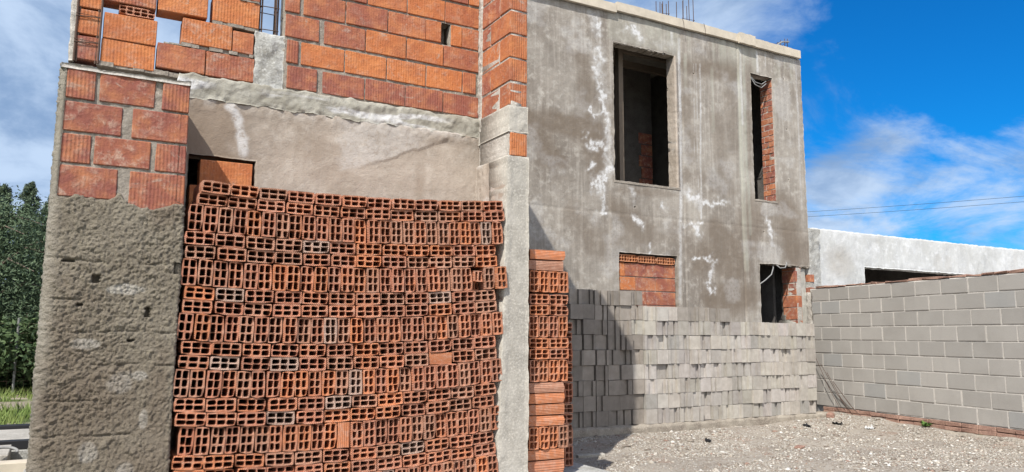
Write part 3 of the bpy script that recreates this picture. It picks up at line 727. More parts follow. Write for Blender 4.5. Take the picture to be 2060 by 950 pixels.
VEIN = [([(6.05,5.74),(6.11,5.56)],.055),([(6.0,5.70),(6.12,5.68)],.02),([(6.11,5.32),(6.14,5.0),(6.05,4.91),(6.16,4.71),(6.18,4.47),(6.23,4.29),(6.29,3.95)],.035),([(6.05,4.95),(6.12,4.9)],.04),([(6.12,5.3),(6.13,5.05)],.05),
 ([(5.97,4.37),(6.2,4.35)],.025),([(6.0,4.42),(6.05,4.33)],.02),([(5.97,3.87),(6.17,3.97),(6.27,3.66),(6.19,3.51),(5.98,3.32)],.032),([(6.25,3.9),(6.27,3.6)],.04),([(6.19,3.51),(6.17,3.23),(6.16,2.96)],.028),([(6.08,3.4),(6.15,3.28)],.06),
 ([(5.98,3.63),(5.92,3.52)],.025),([(6.74,5.70),(6.86,5.64)],.05),([(6.6,5.72),(6.6,5.66)],.03),([(7.7,3.42),(7.74,3.33),(7.84,3.30)],.05),([(7.88,3.36),(7.9,3.2)],.05),([(7.96,3.27),(8.15,3.29),(8.5,3.31)],.028),([(7.65,2.92),(7.99,2.94)],.02),([(7.84,2.93),(7.86,2.76)],.03),
 ([(9.3,3.14),(9.42,2.98),(9.41,2.67)],.03),([(8.12,2.45),(8.22,2.38),(8.09,2.2),(8.06,2.1)],.028),([(8.06,2.1),(8.14,1.98)],.025),([(7.8,2.44),(8.1,2.42)],.018),([(6.7,2.95),(6.85,2.85)],.035),([(6.7,3.34),(6.73,3.22)],.035),([(5.9,4.05),(5.87,4.0)],.02),([(7.0,2.6),(6.95,2.5)],.02),([(7.25,3.2),(7.27,3.12)],.02),([(7.47,4.9),(7.46,4.4)],.02)]
DAMP = [([(8.0,2.5),(8.7,2.4),(9.0,3.2)],.26,.7),([(9.75,3.3),(9.9,2.6)],.25,.8),([(7.7,5.1),(7.75,3.9)],.10,.5),([(9.0,5.5),(9.0,4.0)],.07,.5),([(5.2,4.15),(6.1,4.0),(6.1,3.5)],.12,.8),([(6.35,3.1),(6.9,2.7)],.16,.6),([(5.7,2.9),(6.2,2.4)],.15,.5),([(8.3,4.6),(8.5,3.6)],.12,.45),([(5.0,4.12),(5.4,4.1),(6.1,4.16)],.11,.8),([(5.1,3.95),(5.3,3.7)],.16,.7),([(5.35,3.62),(5.5,3.62)],.07,.8),([(7.7,5.30),(8.15,5.34),(8.7,5.42)],.13,.75),([(8.1,1.86),(8.9,1.9)],.22,.8),([(9.7,3.05),(10.1,2.7)],.30,.6),([(8.2,2.85),(8.7,2.6)],.18,.7),([(5.85,5.1),(5.95,4.6)],.13,.6),([(5.9,4.0),(6.1,3.4)],.14,.6),([(7.65,4.9),(7.7,4.6)],.1,.5),([(6.0,2.5),(6.6,2.7),(7.3,2.75)],.14,.45),([(8.6,5.0),(8.7,4.2)],.12,.35),([(6.35,3.3),(7.5,3.33)],.06,.5),([(7.7,3.7),(8.6,3.5)],.1,.4)]
def fac_paint(U, V):
    n = fbm(U*9, V*9, 4, 51); n2 = fbm(U*28, V*28, 3, 57); n3 = fbm(U*3, V*3, 4, 59)
    r = np.zeros_like(U); g = np.zeros_like(U); b = np.zeros_like(U)
    wu = U+(n-.5)*.20; wv = V+(fbm(U*9+50, V*9, 4, 53)-.5)*.20
    for pts, w_ in VEIN:
        dd = seg_dist(wu, wv, pts); br = .5+.5*sst(.36,.52,fbm(U*6+9, V*6, 3, 81))
        r = np.maximum(r, br*(1-sst(.3,1.25,(dd+(n2-.5)*.09)/(w_*1.05)))); r = np.maximum(r, .30*(1-sst(.6,2.6,(dd+(n2-.5)*.1)/w_)))
    for pts, w_, ch, a in STREAKS:
        m = a*(1-sst(.5,1.6,(seg_dist(U+(fbm(U*0, V*5, 2, 3)-.5)*.02, V, pts)+(n2-.5)*.012)/w_))*(.55+.45*sst(.35,.6,fbm(U*2, V*4, 3, 12)))
        if ch == 'r': r = np.maximum(r, m)
        else: b = np.maximum(b, m)
    for pts, w_, a in DAMP: g = np.maximum(g, a*(1-sst(.4,1.7,(seg_dist(U, V, pts)+(n3-.5)*.28)/w_)))
    # lime wash bleeding down from the slab, lintel level patches
    b = np.maximum(b, .6*sst(5.3,5.8,V)*sst(.45,.65,fbm(U*7, V*.8, 4, 64))*sst(6.3,6.4,U))
    b = np.maximum(b, .35*sst(6.24,6.30,U)*(1-sst(7.6,7.66,U))*sst(5.46,5.5,V))
    r = np.maximum(r, .22*sst(.55,.7,fbm(U*2.3, V*3, 5, 66)))
    return np.stack([r, g, b], -1)
W1 = (6.375,7.505,3.45,5.455); W2 = (9.08,9.57,3.43,5.466); WG = (6.43,7.475,1.5,2.445); DR = (9.13,10.3,.05,2.428)
FW = panel('facade_wall', 3.04, 10.26, .15, 5.90, .17, .016, FAC, HOUSE, amp=.006, freq=3.5, holes=[W1, W2, WG, DR]+[(a-.013,a+.013,b-.012,b+.014) for a, b in ((9.85,5.49),(9.86,4.65),(9.86,3.82),(7.88,5.25),(9.25,2.93),(6.72,3.1))], paint=fac_paint, relief=fac_relief, T=lambda u, v, w: np.stack([u, w+YF, v], -1), jag=.012, seed=33)
# small holes drilled in the render: real plugs of dark recess are too small to cut; rag of putlog holes
# roof slab and boards
mb = MB(); mb.box((3.04, YF+.01, 5.902), (10.24, 13.0, 6.0)); mb.build('roof_slab', CONC, HOUSE)
for k, (a, b, z0, z1, y0) in enumerate([(4.2,6.4,5.868,6.0,8.385),(6.41,8.86,5.905,6.035,8.39),(8.78,9.12,5.885,6.05,8.352),(9.13,10.2,5.895,6.03,8.385)]):
    mb = MB(); nseg = 10; xs_ = np.linspace(a, b, nseg+1)
    for i in range(nseg): mb.box((xs_[i], y0+random.uniform(0,.002), z0+.003*math.sin(i)), (xs_[i+1], y0+.05, z1+.004*math.sin(i*1.3)), bev=0)
    mb.build('roof_board', WOOD, HOUSE)
# rebar cages on the roof
for cx, cy, cw, hh_ in ((7.62,8.75,.12,.48),(8.08,8.75,.22,.60),(10.12,8.65,.15,.30)):
    mb = MB()
    for dx in (-.5,.5,.1):
        for dy in (0,.15): mb.tube([(cx+dx*cw,cy+dy,5.99),(cx+dx*cw+random.uniform(-.01,.01),cy+dy,6.0+hh_*random.uniform(.85,1.1))], .006)
    for zz in (.1,.24): mb.tube([(cx-cw*.55,cy-.01,6.0+zz),(cx+cw*.55,cy-.01,6.0+zz+.02),(cx+cw*.55,cy+.16,6.0+zz),(cx-cw*.55,cy+.16,6.0+zz),(cx-cw*.55,cy-.01,6.0+zz)], .004)
    mb.build('starter_rebar', STEEL, HOUSE)
mb = MB(); mb.tube([(9.86,8.6,6.08),(9.92,8.6,6.16),(10.02,8.6,6.22),(10.2,8.62,6.26)], .014, 8); mb.build('roof_conduit', TUBE, HOUSE)
mb = MB()
for x in (7.62, 8.05): mb.tube([(x,8.38,6.05),(x+.01,8.36,5.95),(x+.02,8.37,5.84)], .003)
mb.build('tie_wire', STEEL, HOUSE)
# ground floor window bricked up
mb = MB()
z0 = 1.54
for k, (row) in enumerate([[(6.44,6.76),(6.77,7.09),(7.10,7.465)],[(6.44,6.60),(6.61,6.93),(6.94,7.465)],[(6.44,6.75),(6.76,7.10),(7.11,7.465)],[(6.435,6.56),(6.565,6.93),(6.94,7.26),(7.265,7.465)]]):
    for (a, b) in row:
        laid(mb, a, b, z0, z0+.182, YF+.045, .12, random.uniform(.1,.35) if a > 6.5 else .9, .5, 1. if k < 2 else .8)
    z0 += .195
mb.build('window_bricks', CLAYW, FW)
mb = MB(); mb.box((6.436,YF+.06,1.505),(7.468,YF+.16,2.29)); mb.build('window_mortar', MORTP, FW)
HB = hollow_brick_mesh('lying_brick', W=.098, H=.33, D=.14, nx=2, nz=7, seed=9, t=.010, ti=.0085)
for k in range(3):
    ob = bpy.data.objects.new('lying_brick', HB); COL.objects.link(ob); ob.parent = FW
    ob.location = (6.605+.34*k, YF+.022+.07, 2.372-.004*k); ob.rotation_euler = (0, R(90), 0); ob.color = (.50,.19,.07,1)
# window sills / jamb finish
mb = MB(); mb.box((W1[0]-.02, YF-.012, W1[2]-.035), (W1[1]+.05, YF+.17, W1[2]-.004), j=.002); mb.build('window_sill', MORT, FW); mb = MB(); mb.box((W2[0]-.01, YF-.010, W2[2]-.03), (W2[1]+.01, YF+.3, W2[2]-.004), j=.002); mb.build('window_sill', MORT, FW)
panel('window_jamb', YF-.006, YF+.17, 3.45, 5.45, .06, .014, REC, FW, amp=.006, freq=20, T=lambda u, v, w: np.stack([7.498+w, u, v], -1), jag=.004, seed=61)
# narrow window right jamb in bare brick, three layers deep
def jamb_bricks(name, X, y0, y1, z0, z1, par, pitch=.098, ln=.19):
    mb = MB(); zc = z0; k = 0
    while zc < z1-.03:
        y = y0; first = True
        while y < y1-.02:
            y2 = min(y1, y+(ln if not (k % 2 and first) else ln*.5)); first = False
            mb.box((X+random.uniform(-.006,.004), y+.004, zc), (X+.12, y2-.004, min(zc+pitch-.012, z1)), (random.uniform(.0,.5), .2, random.uniform(.5,1.)), j=.004, bev=.003); y = y2
        zc += pitch; k += 1
    mb.build(name, CLAYW, par)
    mb = MB(); mb.box((X+.006, y0+.002, z0), (X+.11, y1-.002, z1)); mb.build(name.replace('brick', 'mortar'), MORTP, par)
jamb_bricks('jamb_bricks', 9.562, YF+.012, YF+.26, 3.45, 5.44, FW)
jamb_bricks('door_jamb_bricks', 9.945, YF+.01, YF+.29, .2, 2.40, FW, .196, .33)
panel('door_pier', 9.95, 10.205, .15, 2.40, .28, .014, FAC, FW, amp=.010, freq=8, paint=lambda U, V: np.stack([.15+0*U, 0*U, .5+0*U], -1), T=lambda u, v, w: np.stack([u, w+YF+.045, v], -1), jag=.012, seed=62)
# ragged lintel underside
mb = MB()
for x in np.arange(9.14, 10.24, .035): 
    h_ = random.uniform(.008,.04) if x > 9.7 else random.uniform(.003,.015); mb.box((x, YF+.004, 2.432-h_), (x+.036, YF+.15, 2.44), j=.004)
mb.build('lintel_edge', MORT, FW); mb = MB()
for x in np.arange(W1[0], W1[1]-.02, .03): mb.box((x, YF+.006, W1[3]-random.uniform(.003,.016)), (x+.031, YF+.15, W1[3]+.004), j=.003)
mb.build('lintel_edge', MORT, FW)
# conduits
mb = MB()
mb.tube([(9.15,8.47,1.95+.16),(9.22,8.44,2.16),(9.36,8.43,2.26),(9.45,8.47,2.37),(9.47,8.50,2.44)], .009, 8)
mb.build('conduit', TUBE, FW); mb = MB()
mb.tube([(9.50,8.48,2.44),(9.56,8.43,2.37),(9.66,8.42,2.38),(9.72,8.44,2.45),(9.73,8.46,2.48)], .009, 8)
mb.build('conduit', TUBE, FW); mb = MB()
mb.tube([(9.12,8.49,5.42),(9.20,8.47,5.30),(9.34,8.47,5.27),(9.46,8.48,5.36)], .008, 8)
mb.build('conduit', TUBE, FW); mb = MB()
mb.tube([(9.12,8.49,5.44),(9.22,8.48,5.345),(9.36,8.48,5.335),(9.46,8.48,5.40)], .007, 8)
mb.build('conduit', TUBE, FW)
# interior
mb = MB(); mb.box((3.05, YF+.172, 2.95), (10.2, 12.8, 3.12)); mb.build('floor_slab', CONC, HOUSE)
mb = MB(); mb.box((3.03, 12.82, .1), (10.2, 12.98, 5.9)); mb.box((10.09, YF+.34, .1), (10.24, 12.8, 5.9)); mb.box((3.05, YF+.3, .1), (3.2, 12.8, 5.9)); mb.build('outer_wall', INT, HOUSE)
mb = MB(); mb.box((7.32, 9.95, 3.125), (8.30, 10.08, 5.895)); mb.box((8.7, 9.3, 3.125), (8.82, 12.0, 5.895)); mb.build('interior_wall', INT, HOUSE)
mb = MB()
for k in range(8):
    for i in range(1): laid(mb, 8.06-(.05 if k % 2 else 0), 8.29, 3.14+k*.196, 3.32+k*.196, 9.935, .05, 0., .3, .9)
mb.build('interior_bricks', CLAYW, HOUSE)
mb = MB(); mb.box((6.78, 8.86, 3.125), (6.86, 8.95, 5.895)); mb.build('timber_prop', DWOOD, HOUSE)
mb = MB(); mb.box((6.5, 9.0, 5.60), (8.5, 9.08, 5.70)); mb.box((6.5, 9.5, 5.60), (8.5, 9.58, 5.70)); mb.build('shuttering_beam', DWOOD, HOUSE)
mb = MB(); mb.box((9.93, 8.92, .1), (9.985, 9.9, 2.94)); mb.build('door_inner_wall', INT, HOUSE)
# plinth
def kerbT(u, v, w): return np.stack([u, 7.86+w+.03*np.sin(u*1.7)+0*v, v], -1)
DIRTY = m_mortar('dirty_footing', (.33,.295,.245), (.20,.17,.14), 16, .02)
panel('plinth', 3.9, 9.95, .0, .176, .62, .03, DIRTY, HOUSE, amp=.012, freq=8, T=kerbT, jag=.016, seed=71)
mb = MB(); mb.box((-.3, 4.9, .0), (3.90, 7.9, SLAB-.002), bev=.01); mb.build('wing_slab', CONCG, HOUSE)

# ------------------------------------------------------------------ party column, block wall, neighbour
PC = panel('party_column', 10.265, 10.56, 0, 3.06, .3, .014, CONCG, None, amp=.022, freq=7, T=lambda u, v, w: np.stack([u, w+YF+.015, v], -1), jag=.015, seed=81)
props(PC, 'rough unplastered concrete column between the house corner and the white building', 'column')
mb = MB()
for z0 in (1.55,1.76,1.97,2.18): laid(mb, 10.262, 10.36, z0, z0+.12, YF-.004, .1, .3, .2, .7)
mb.build('bricks', CLAYW, PC)

# block wall: local u runs along the wall from the far end toward the camera
A0 = np.array([10.225, 8.44]); DV = np.array([-.172,-.985]); NV = np.array([-.985,.172])  # NV points to the yard
BWL = empty('block_wall', (10.2, 8.2, 0), 'long grey cement block boundary wall with red brick coping on the right', 'wall')
def wT(u, v, w):  # w<0 toward yard
    return np.stack([A0[0]+DV[0]*u-NV[0]*w, A0[1]+DV[1]*u-NV[1]*w, v+0*u], -1)
mb = MB()
def wbox(mb, u0, u1, z0, z1, w0, w1, col, j=.0015, bev=.003):
    t = MB(); t.box((u0, w0, z0), (u1, w1, z1), col, j, bev)
    vs = [(A0[0]+DV[0]*x-NV[0]*y, A0[1]+DV[1]*x-NV[1]*y, z_) for x, y, z_ in t.v]; mb.add(vs, t.f, col)
LU = 7.2
for k in range(9):
    z0 = .245+k*.2017+random.uniform(-.002,.002); u = .03+(-.2 if k % 2 else 0)+random.uniform(-.01,.01)
    while u < LU:
        a = max(u+.006, .03); b_ = u+.396
        if b_-a > .03: wbox(mb, a+random.uniform(0,.004), min(b_, LU)-random.uniform(0,.004), z0+.007+random.uniform(-.002,.003), z0+.194+random.uniform(-.003,.001), random.uniform(-.003,.003), .14, (random.random(), 0, .6 if random.random() < .04+(.06 if k < 3 else 0) else 0))
        u += .405
mb.build('blocks', BLKW, BWL)
panel('mortar', .0, LU, .24, 2.06, .12, .02, m_mortar('wall_mortar', (.49,.46,.42), (.38,.36,.33), 40, .004), BWL, amp=.002, freq=20, T=lambda u, v, w: wT(u, v, w+.0075), seed=91)
mb = MB(); u = 0.
while u < LU:
    l_ = random.uniform(.10,.26); h_ = random.uniform(.012,.035); wbox(mb, u, u+l_-.008, 2.064, 2.064+h_, random.uniform(-.01,.01), .14, (random.uniform(.0,.3), 0, 1.), .008, .004); u += l_
mb.build('brick_coping', OLDB, BWL)
mb = MB()
for k in range(2):
    u = .2
    while u < LU: wbox(mb, u, u+.232, .128+k*.057, .128+k*.057+.05, -.010+random.uniform(-.008,.007), .14, (random.uniform(0,.15), 0, random.uniform(.7,1.)), .005, .005); u += .243
mb.build('brick_base_course', OLDB, BWL)
panel('footing', .0, LU, -.05, .125, .3, .025, DIRTY, BWL, amp=.022, freq=6, relief=lambda U, V: -.08*sst(.16,.0,V)-.03*fbm(U*1.5, V, 2, 4), T=lambda u, v, w: wT(u, v, w-.05), jag=.012, seed=93)
panel('end_mortar', -.10, .05, 0, 2.0, .2, .014, MORTP, BWL, amp=.02, freq=10, T=lambda u, v, w: wT(u, v, w-.015), jag=.02, seed=94)

def nb_paint(U, V):
    n = fbm(U*3, V*3, 4, 7); return np.stack([0*n, .25*sst(.55,.75,n)+.5*(1-sst(.2,.5,np.hypot(U-11.2,(V-2.55)*1.2)+(n-.5)*.4)), 0*n], -1)
NB = empty('neighbour_building', (13, 9, 0), 'low white-washed building with a dark porch opening behind the block wall', 'building')
panel('front_wall', 10.563, 18.5, 0, 3.10, .22, .025, WHITE, NB, amp=.012, freq=4, holes=[(11.84,16.8,.3,2.505)], paint=nb_paint, T=lambda u, v, w: np.stack([u, w+8.6, v], -1), jag=.012, seed=95)
mb = MB(); mb.box((10.57, 8.825, 2.86), (18.4, 13.4, 3.02)); mb.build('roof', CONCG, NB)
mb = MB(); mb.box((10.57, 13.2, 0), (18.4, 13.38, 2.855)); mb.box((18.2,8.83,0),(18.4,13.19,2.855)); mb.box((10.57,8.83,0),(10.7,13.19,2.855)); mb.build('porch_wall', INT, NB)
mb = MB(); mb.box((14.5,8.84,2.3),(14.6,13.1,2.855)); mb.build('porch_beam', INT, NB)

# ------------------------------------------------------------------ ground
A0W = 10.225
def ground_h(x, y):
    h = .055+.035*(fbm(x*1.1, y*1.1, 4, 5)-.5)+.02*(fbm(x*5, y*5, 3, 6)-.5)
    q_ = (x*.62+y*.78); h = h+.014*np.sin(q_*7+1.5*fbm(x*.8,y*.8,2,31))*sst(.4,.6,fbm(x*.7,y*.7,2,32))
    h = h+.05*np.exp(-((np.hypot(x-9.9, y-7.7))/.7)**2)+.03*sst(6.6,7.8,y)*sst(3.9,4.3,x)*sst(10.3,10,x)
    wd = A0W-.172*(8.44-y)/.985-x; h = h+.075*np.exp(-(np.maximum(wd,0)/.28)**2)*sst(2.5,3,y)*sst(8.6,8.3,y)*sst(-.6,-.1,wd)*(.5+.9*fbm(x*2, y*2, 3, 8))
    lft = 1-sst(-.4,-.1,x); h = h*(1-lft)+lft*(.0+.05*(fbm(x*.5, y*.5, 3, 9)-.5))
    return h
t = NT('yard_soil', .97)
sx = t.n('ShaderNodeSeparateXYZ'); t.L(t.co, sx.inputs[0])
n1 = t.noise(1.2, 6, .6); c = t.mix(t.mr(n1, .35, .65), (.25,.21,.17), (.37,.325,.27))
c = t.mix(t.mr(t.noise(28, 5, .75), .42, .62), c, (.38,.35,.31)); c = t.mix(t.mr(t.noise(36, 4, .7, t.vec((1.3,1,1))), .56, .68), c, (.14,.115,.09))
c = t.mix(t.math('MULTIPLY', t.mr(t.noise(2.2, 4), .58, .7), .5), c, (.30,.20,.15))
gr = t.mix(t.noise(3, 5, .7), (.045,.085,.02), (.13,.15,.05)); gr = t.mix(t.mr(t.noise(.35, 3), .5, .62), gr, (.36,.31,.24))
road = t.math('MULTIPLY', t.mr(sx.outputs[1], 15.6, 16.), t.mr(sx.outputs[1], 17.9, 17.5)); gr = t.mix(road, gr, (.30,.255,.19))
c = t.mix(t.mr(t.math('ADD', sx.outputs[0], t.math('MULTIPLY', t.noise(1.5, 4), .8)), .35, .05), c, gr)
nr = t.bump(t.noise(22, 6, .75), .03, .9); SOIL = t.fin(c, nr)
gx = np.concatenate([np.linspace(-220,-8,12), np.arange(-6, -1, .5), np.arange(-1, 11.5, .07), np.arange(12, 30, 2), np.linspace(40,300,12)])
gy = np.concatenate([np.linspace(-200,-5,10), np.arange(-3, 3, .5), np.arange(3, 9.2, .07), np.arange(9.5, 30, .8), np.linspace(40,400,14)])
GX, GY = np.meshgrid(gx, gy, indexing='ij'); idx = np.arange(GX.size).reshape(GX.shape)
Q = np.stack([idx[:-1,:-1], idx[1:,:-1], idx[1:,1:], idx[:-1,1:]], -1).reshape(-1,4)
g = link('ground', quadmesh('ground', np.stack([GX, GY, ground_h(GX, GY)], -1).reshape(-1,3), Q, SOIL, True)); g['kind'] = 'structure'

# gravel and rubble: merged pebbles
def pebbles(name, n, region, sizes, cols, label, seed):
    rg = np.random.default_rng(seed); X = []; k = 0
    base = np.array([(1,0,0),(-1,0,0),(0,1,0),(0,-1,0),(0,0,1),(0,0,-1)], float)
    fc = np.array([(0,2,4),(2,1,4),(1,3,4),(3,0,4),(2,0,5),(1,2,5),(3,1,5),(0,3,5)])
    pts = region(rg, n); n = len(pts)
    s = rg.uniform(sizes[0], sizes[1], n)*rg.choice([1,1,1,1,1,1,1.4,1.4,1.8,2.4,3.6], n, p=[.13,.13,.13,.13,.12,.12,.09,.07,.05,.02,.01])
    V = base[None]+rg.uniform(-.35,.35,(n,6,3)); V *= s[:,None,None]*np.stack([rg.uniform(.7,1.4,n), rg.uniform(.7,1.4,n), rg.uniform(.3,.6,n)], -1)[:,None,:]
    a = rg.uniform(0, 6.28, n); ca, sa = np.cos(a)[:,None], np.sin(a)[:,None]
    x, y = V[:,:,0]*ca-V[:,:,1]*sa, V[:,:,0]*sa+V[:,:,1]*ca; V = np.stack([x, y, V[:,:,2]], -1)
    z = ground_h(pts[:,0], pts[:,1])+s*.12
    V += np.stack([pts[:,0], pts[:,1], z], -1)[:,None,:]
    F = (fc[None]+6*np.arange(n)[:,None,None]).reshape(-1,3)
    ci = rg.choice(len(cols), n, p=[c_[1] for c_ in cols]); C_ = np.array([c_[0] for c_ in cols])[ci]*rg.uniform(.8,1.2,(n,1))
    t_ = bpy.data.materials.get('pebble_stone')
    if not t_:
        q = NT('pebble_stone', .9); at = q.n('ShaderNodeAttribute'); at.attribute_name = 'mark'; t_ = q.fin(at.outputs['Color'])
    o = link(name, quadmesh(name, V.reshape(-1,3), F, t_, False, np.repeat(C_, 6, 0)))
    return props(o, label, 'gravel', kind='stuff')
def yard(rg, n):
    u = rg.random((n*3, 2)); x = 3.0+u[:,0]*7.4; y = 2.5+u[:,1]*5.35
    wx = A0[0]+DV[0]*(A0[1]-y)/.985-.08
    ok = (x < wx) & ~((x < 3.93)) & (sst(.36,.56,fbm((x*.9+y*.45)*1.6, (y-x*.5)*3.2, 4, 77)) > rg.random(len(x))-.12)
    return np.stack([x, y], -1)[ok][:n]
pebbles('gravel', 62000, yard, (.0045,.0105), [((.38,.345,.295),.44),((.26,.225,.185),.24),((.52,.50,.46),.16),((.20,.165,.135),.12),((.27,.18,.14),.04)], 'pale gravel and crushed rubble covering the yard', 3)

# rubble pieces that can be told apart
def chunk(name, loc, s, mat, label, cat, seed, flat=.5, rot=0.):
    rg = random.Random(seed); mb = MB(); mb.box((-s[0]/2,-s[1]/2,0), (s[0]/2,s[1]/2,s[2]), (rg.random()*.5+.2,.2,.5), j=min(s)*.18, bev=min(s)*.18)
    o = mb.build(name, mat); o.location = loc; o.rotation_euler = (0,0,rot); return props(o, label, cat)
gz = lambda x, y: float(ground_h(np.array(x), np.array(y)))
chunk('tile_strip', (4.72, 6.72, gz(4.72,6.72)), (.30,.07,.03), CONC, 'narrow pale strip of tile lying in the shade near the plinth', 'tile', 1, rot=-.25)
chunk('brick_fragment', (7.05, 6.05, gz(7.05,6.05)-.005), (.12,.08,.035), OLDB, 'reddish brick fragment half sunk in the middle of the gravel', 'brick fragment', 2, rot=.3)
chunk('brick_fragment', (9.72, 7.75, gz(9.72,7.75)-.005), (.16,.10,.07), OLDB, 'broken brick at the foot of the corner by the block stack', 'brick fragment', 4, rot=.5)
def scrap(name, loc, s, mat, label, cat, seed):
    rg = np.random.default_rng(seed); n = 7; xs = np.linspace(-s/2, s/2, n); X, Y = np.meshgrid(xs, xs, indexing='ij')
    Z = np.abs(rg.normal(0, s*.12, X.shape))+.006; X = X*(1+.3*rg.random()); X = X+rg.normal(0,s*.03,X.shape); V = np.stack([X, Y*.6, Z], -1).reshape(-1,3)
    V2 = V-[0,0,.004]; V = np.concatenate([V, V2]); idx = np.arange(n*n).reshape(n,n)
    q = np.stack([idx[:-1,:-1], idx[1:,:-1], idx[1:,1:], idx[:-1,1:]], -1).reshape(-1,4); q = np.concatenate([q, q[:,::-1]+n*n])
    o = link(name, quadmesh(name, V, q, mat, False)); o.location = (loc[0], loc[1], gz(*loc)+.003); o.rotation_euler = (0,0,seed)
    return props(o, label, cat)
scrap('plastic_scrap', (8.85,7.45), .14, BLACK, 'crumpled black plastic scrap on dirt before the block stack, near its right end', 'scrap', 1)
scrap('plastic_scrap', (9.35,7.35), .13, BLACK, 'torn black plastic scrap at the corner foot, right of the other', 'scrap', 2)
scrap('plastic_scrap', (6.65,7.05), .12, BLACK, 'small dark scrap lying below the middle of the block stack', 'scrap', 4)
scrap('plastic_bag', (9.5,6.95), .12, WHITEP, 'crumpled white plastic bag on the dirt by the block wall foot', 'bag', 3)

# steel rods leaning in the corner
for i in range(5):
    x = 10.06-.02*i+.08*(i % 2); mb = MB(); top = (10.10-.015*i, 8.30-.12*i, 1.02-.13*i)
    mb.tube([(x-.0, 7.75-.11*i, .08), ((x+top[0])/2-.01, (7.75-.11*i+top[1])/2, top[2]/2), top], .0038); o = mb.build('steel_rod', STEEL)
    props(o, 'thin rusty steel rod leaning in the corner, %s from the block wall' % ORD[i+1], 'steel rod', 'steel rods leaning in the corner')

# small weeds
LEAF = m_plain('weed_leaf', (.09,.17,.04), .6, 0, .4, 30)
def weed(loc, s, n, label, seed):
    rg = random.Random(seed); mb = MB()
    for i in range(n):
        a = rg.uniform(0, 6.28); l_ = s*rg.uniform(.6,1.2); up = rg.uniform(.3,.9); w_ = l_*.13
        d = np.array([math.cos(a), math.sin(a), 0]); p = np.array([-d[1], d[0], 0])*w_; m = d*l_*.5+np.array([0,0,l_*up*.7]); e = d*l_+np.array([0,0,l_*up*.6])
        mb.add([-p*.2, p*.2, m+p, m-p, e], [(0,1,2,3),(3,2,4)])
    o = mb.build('weed', LEAF); o.location = (loc[0], loc[1], gz(*loc)); return props(o, label, 'weed', 'weeds by the block wall')
weed((9.82,6.35), .11, 26, 'leafy green weed growing at the block wall footing', 1)
weed((9.72,5.55), .06, 14, 'tiny weed at the footing, nearer than the leafy one', 2)

# ------------------------------------------------------------------ left side: planks, grass, fence, trees
def plank(name, a, b, mat, label, cat, grp=None, rot=0):
    mb = MB(); c = [(a[i]+b[i])/2 for i in range(3)]; c[2] = a[2]
    mb.box(tuple(a[i]-c[i] for i in range(3)), tuple(b[i]-c[i] for i in range(3)), j=.003, bev=.006)
    o = mb.build(name, mat); o.location = c; o.rotation_euler = (0,0,rot); return props(o, label, cat, grp)
plank('timber_beam', (-1.9,7.62,.12), (-.28,7.78,.25), WOOD, 'pale timber beam lying nearest, left of the rough pillar', 'timber')
plank('timber_bearer', (-1.7,7.5,.0), (-.24,7.95,.12), DWOOD, 'dark timber bearer under the nearest pale beam', 'timber')
plank('concrete_slab', (-1.6,8.05,.0), (-.45,8.75,.26), CONC, 'pale broken concrete slab between the timber and the black bar', 'slab', rot=.02)
plank('black_bar', (-1.3,8.85,.20), (-.26,8.97,.285), BLACK, 'long black bar lying across the pale planks, nearer of two', 'bar')
plank('concrete_plank', (-.95,9.02,.0), (-.28,10.35,.24), CONC, 'pale concrete plank lying between the two black bars', 'plank')
plank('black_bar', (-.80,10.40,.18), (-.26,10.52,.275), BLACK, 'short black bar beyond the pale plank, farther of two', 'bar')
plank('support_block', (-1.2,8.80,.0), (-.3,9.0,.197), CONCG, 'grey block under the nearer black bar', 'block')
plank('support_block', (-.75,10.38,.0), (-.3,10.6,.177), CONCG, 'grey block under the farther black bar', 'block')
mb = MB(); mb.tube([(-.36+.11*math.cos(a)-.12, 7.95+.05*math.sin(a), .285+.035*math.sin(a)+.012) for a in np.linspace(-.2,3.4,14)], .012, 8); o = mb.build('hose_loop', TUBE); props(o, 'curved pale hose end lying on the broken concrete slab', 'hose')

GRM = NT('grass_blade', .7); GRM = GRM.fin(GRM.mix(GRM.noise(1.2, 4), (.08,.16,.03), (.24,.26,.085)))
rg = np.random.default_rng(5); n = 26000
x = rg.uniform(-7,-.35,n); y = rg.uniform(9.5,24,n)
ok = ~((y > 15.8) & (y < 17.7)) & (fbm(x*.8, y*.8, 3, 15) > .36) & ~((x > -1.05) & (y < 10.7)); x, y = x[ok], y[ok]; n = len(x)
a = rg.uniform(0,6.28,n); l_ = rg.uniform(.06,.24,n); w_ = .008+.006*rg.random(n); z = ground_h(x, y)-.01
p = np.stack([np.cos(a)*w_, np.sin(a)*w_, 0*a], -1); bnd = np.stack([rg.normal(0,.4,n)*l_, rg.normal(0,.4,n)*l_, l_], -1); b0 = np.stack([x,y,z], -1)
V = np.stack([b0-p, b0+p, b0+bnd], 1).reshape(-1,3); F = np.arange(3*n).reshape(-1,3)
o = link('grass', quadmesh('grass', V, F, GRM, False)); props(o, 'rough green grass beside the dirt track', 'grass', kind='stuff')

FE = empty('wire_fence', (-2, 19.4, 0), 'thin wire mesh fence on slim posts in front of the trees', 'fence')
for i in range(9):
    mb = MB(); xx = -9.6+i*2.13; mb.tube([(xx,19.4,0),(xx,19.4,1.0+.62)], .025, 8); mb.build('post', m_plain('fence_post_grey', (.20,.20,.19), .6) if i == 0 else bpy.data.materials['fence_post_grey'], FE)
mb = MB()
for zz in np.arange(.1,1.55,.2): mb.tube([(-9.6,19.4,zz),(7.4,19.4,zz)], .003, 4)
for xx in np.arange(-9.6,7.4,.3): mb.tube([(xx,19.4,.05),(xx,19.4,1.5)], .002, 4)
mb.build('wire', STEEL, FE)

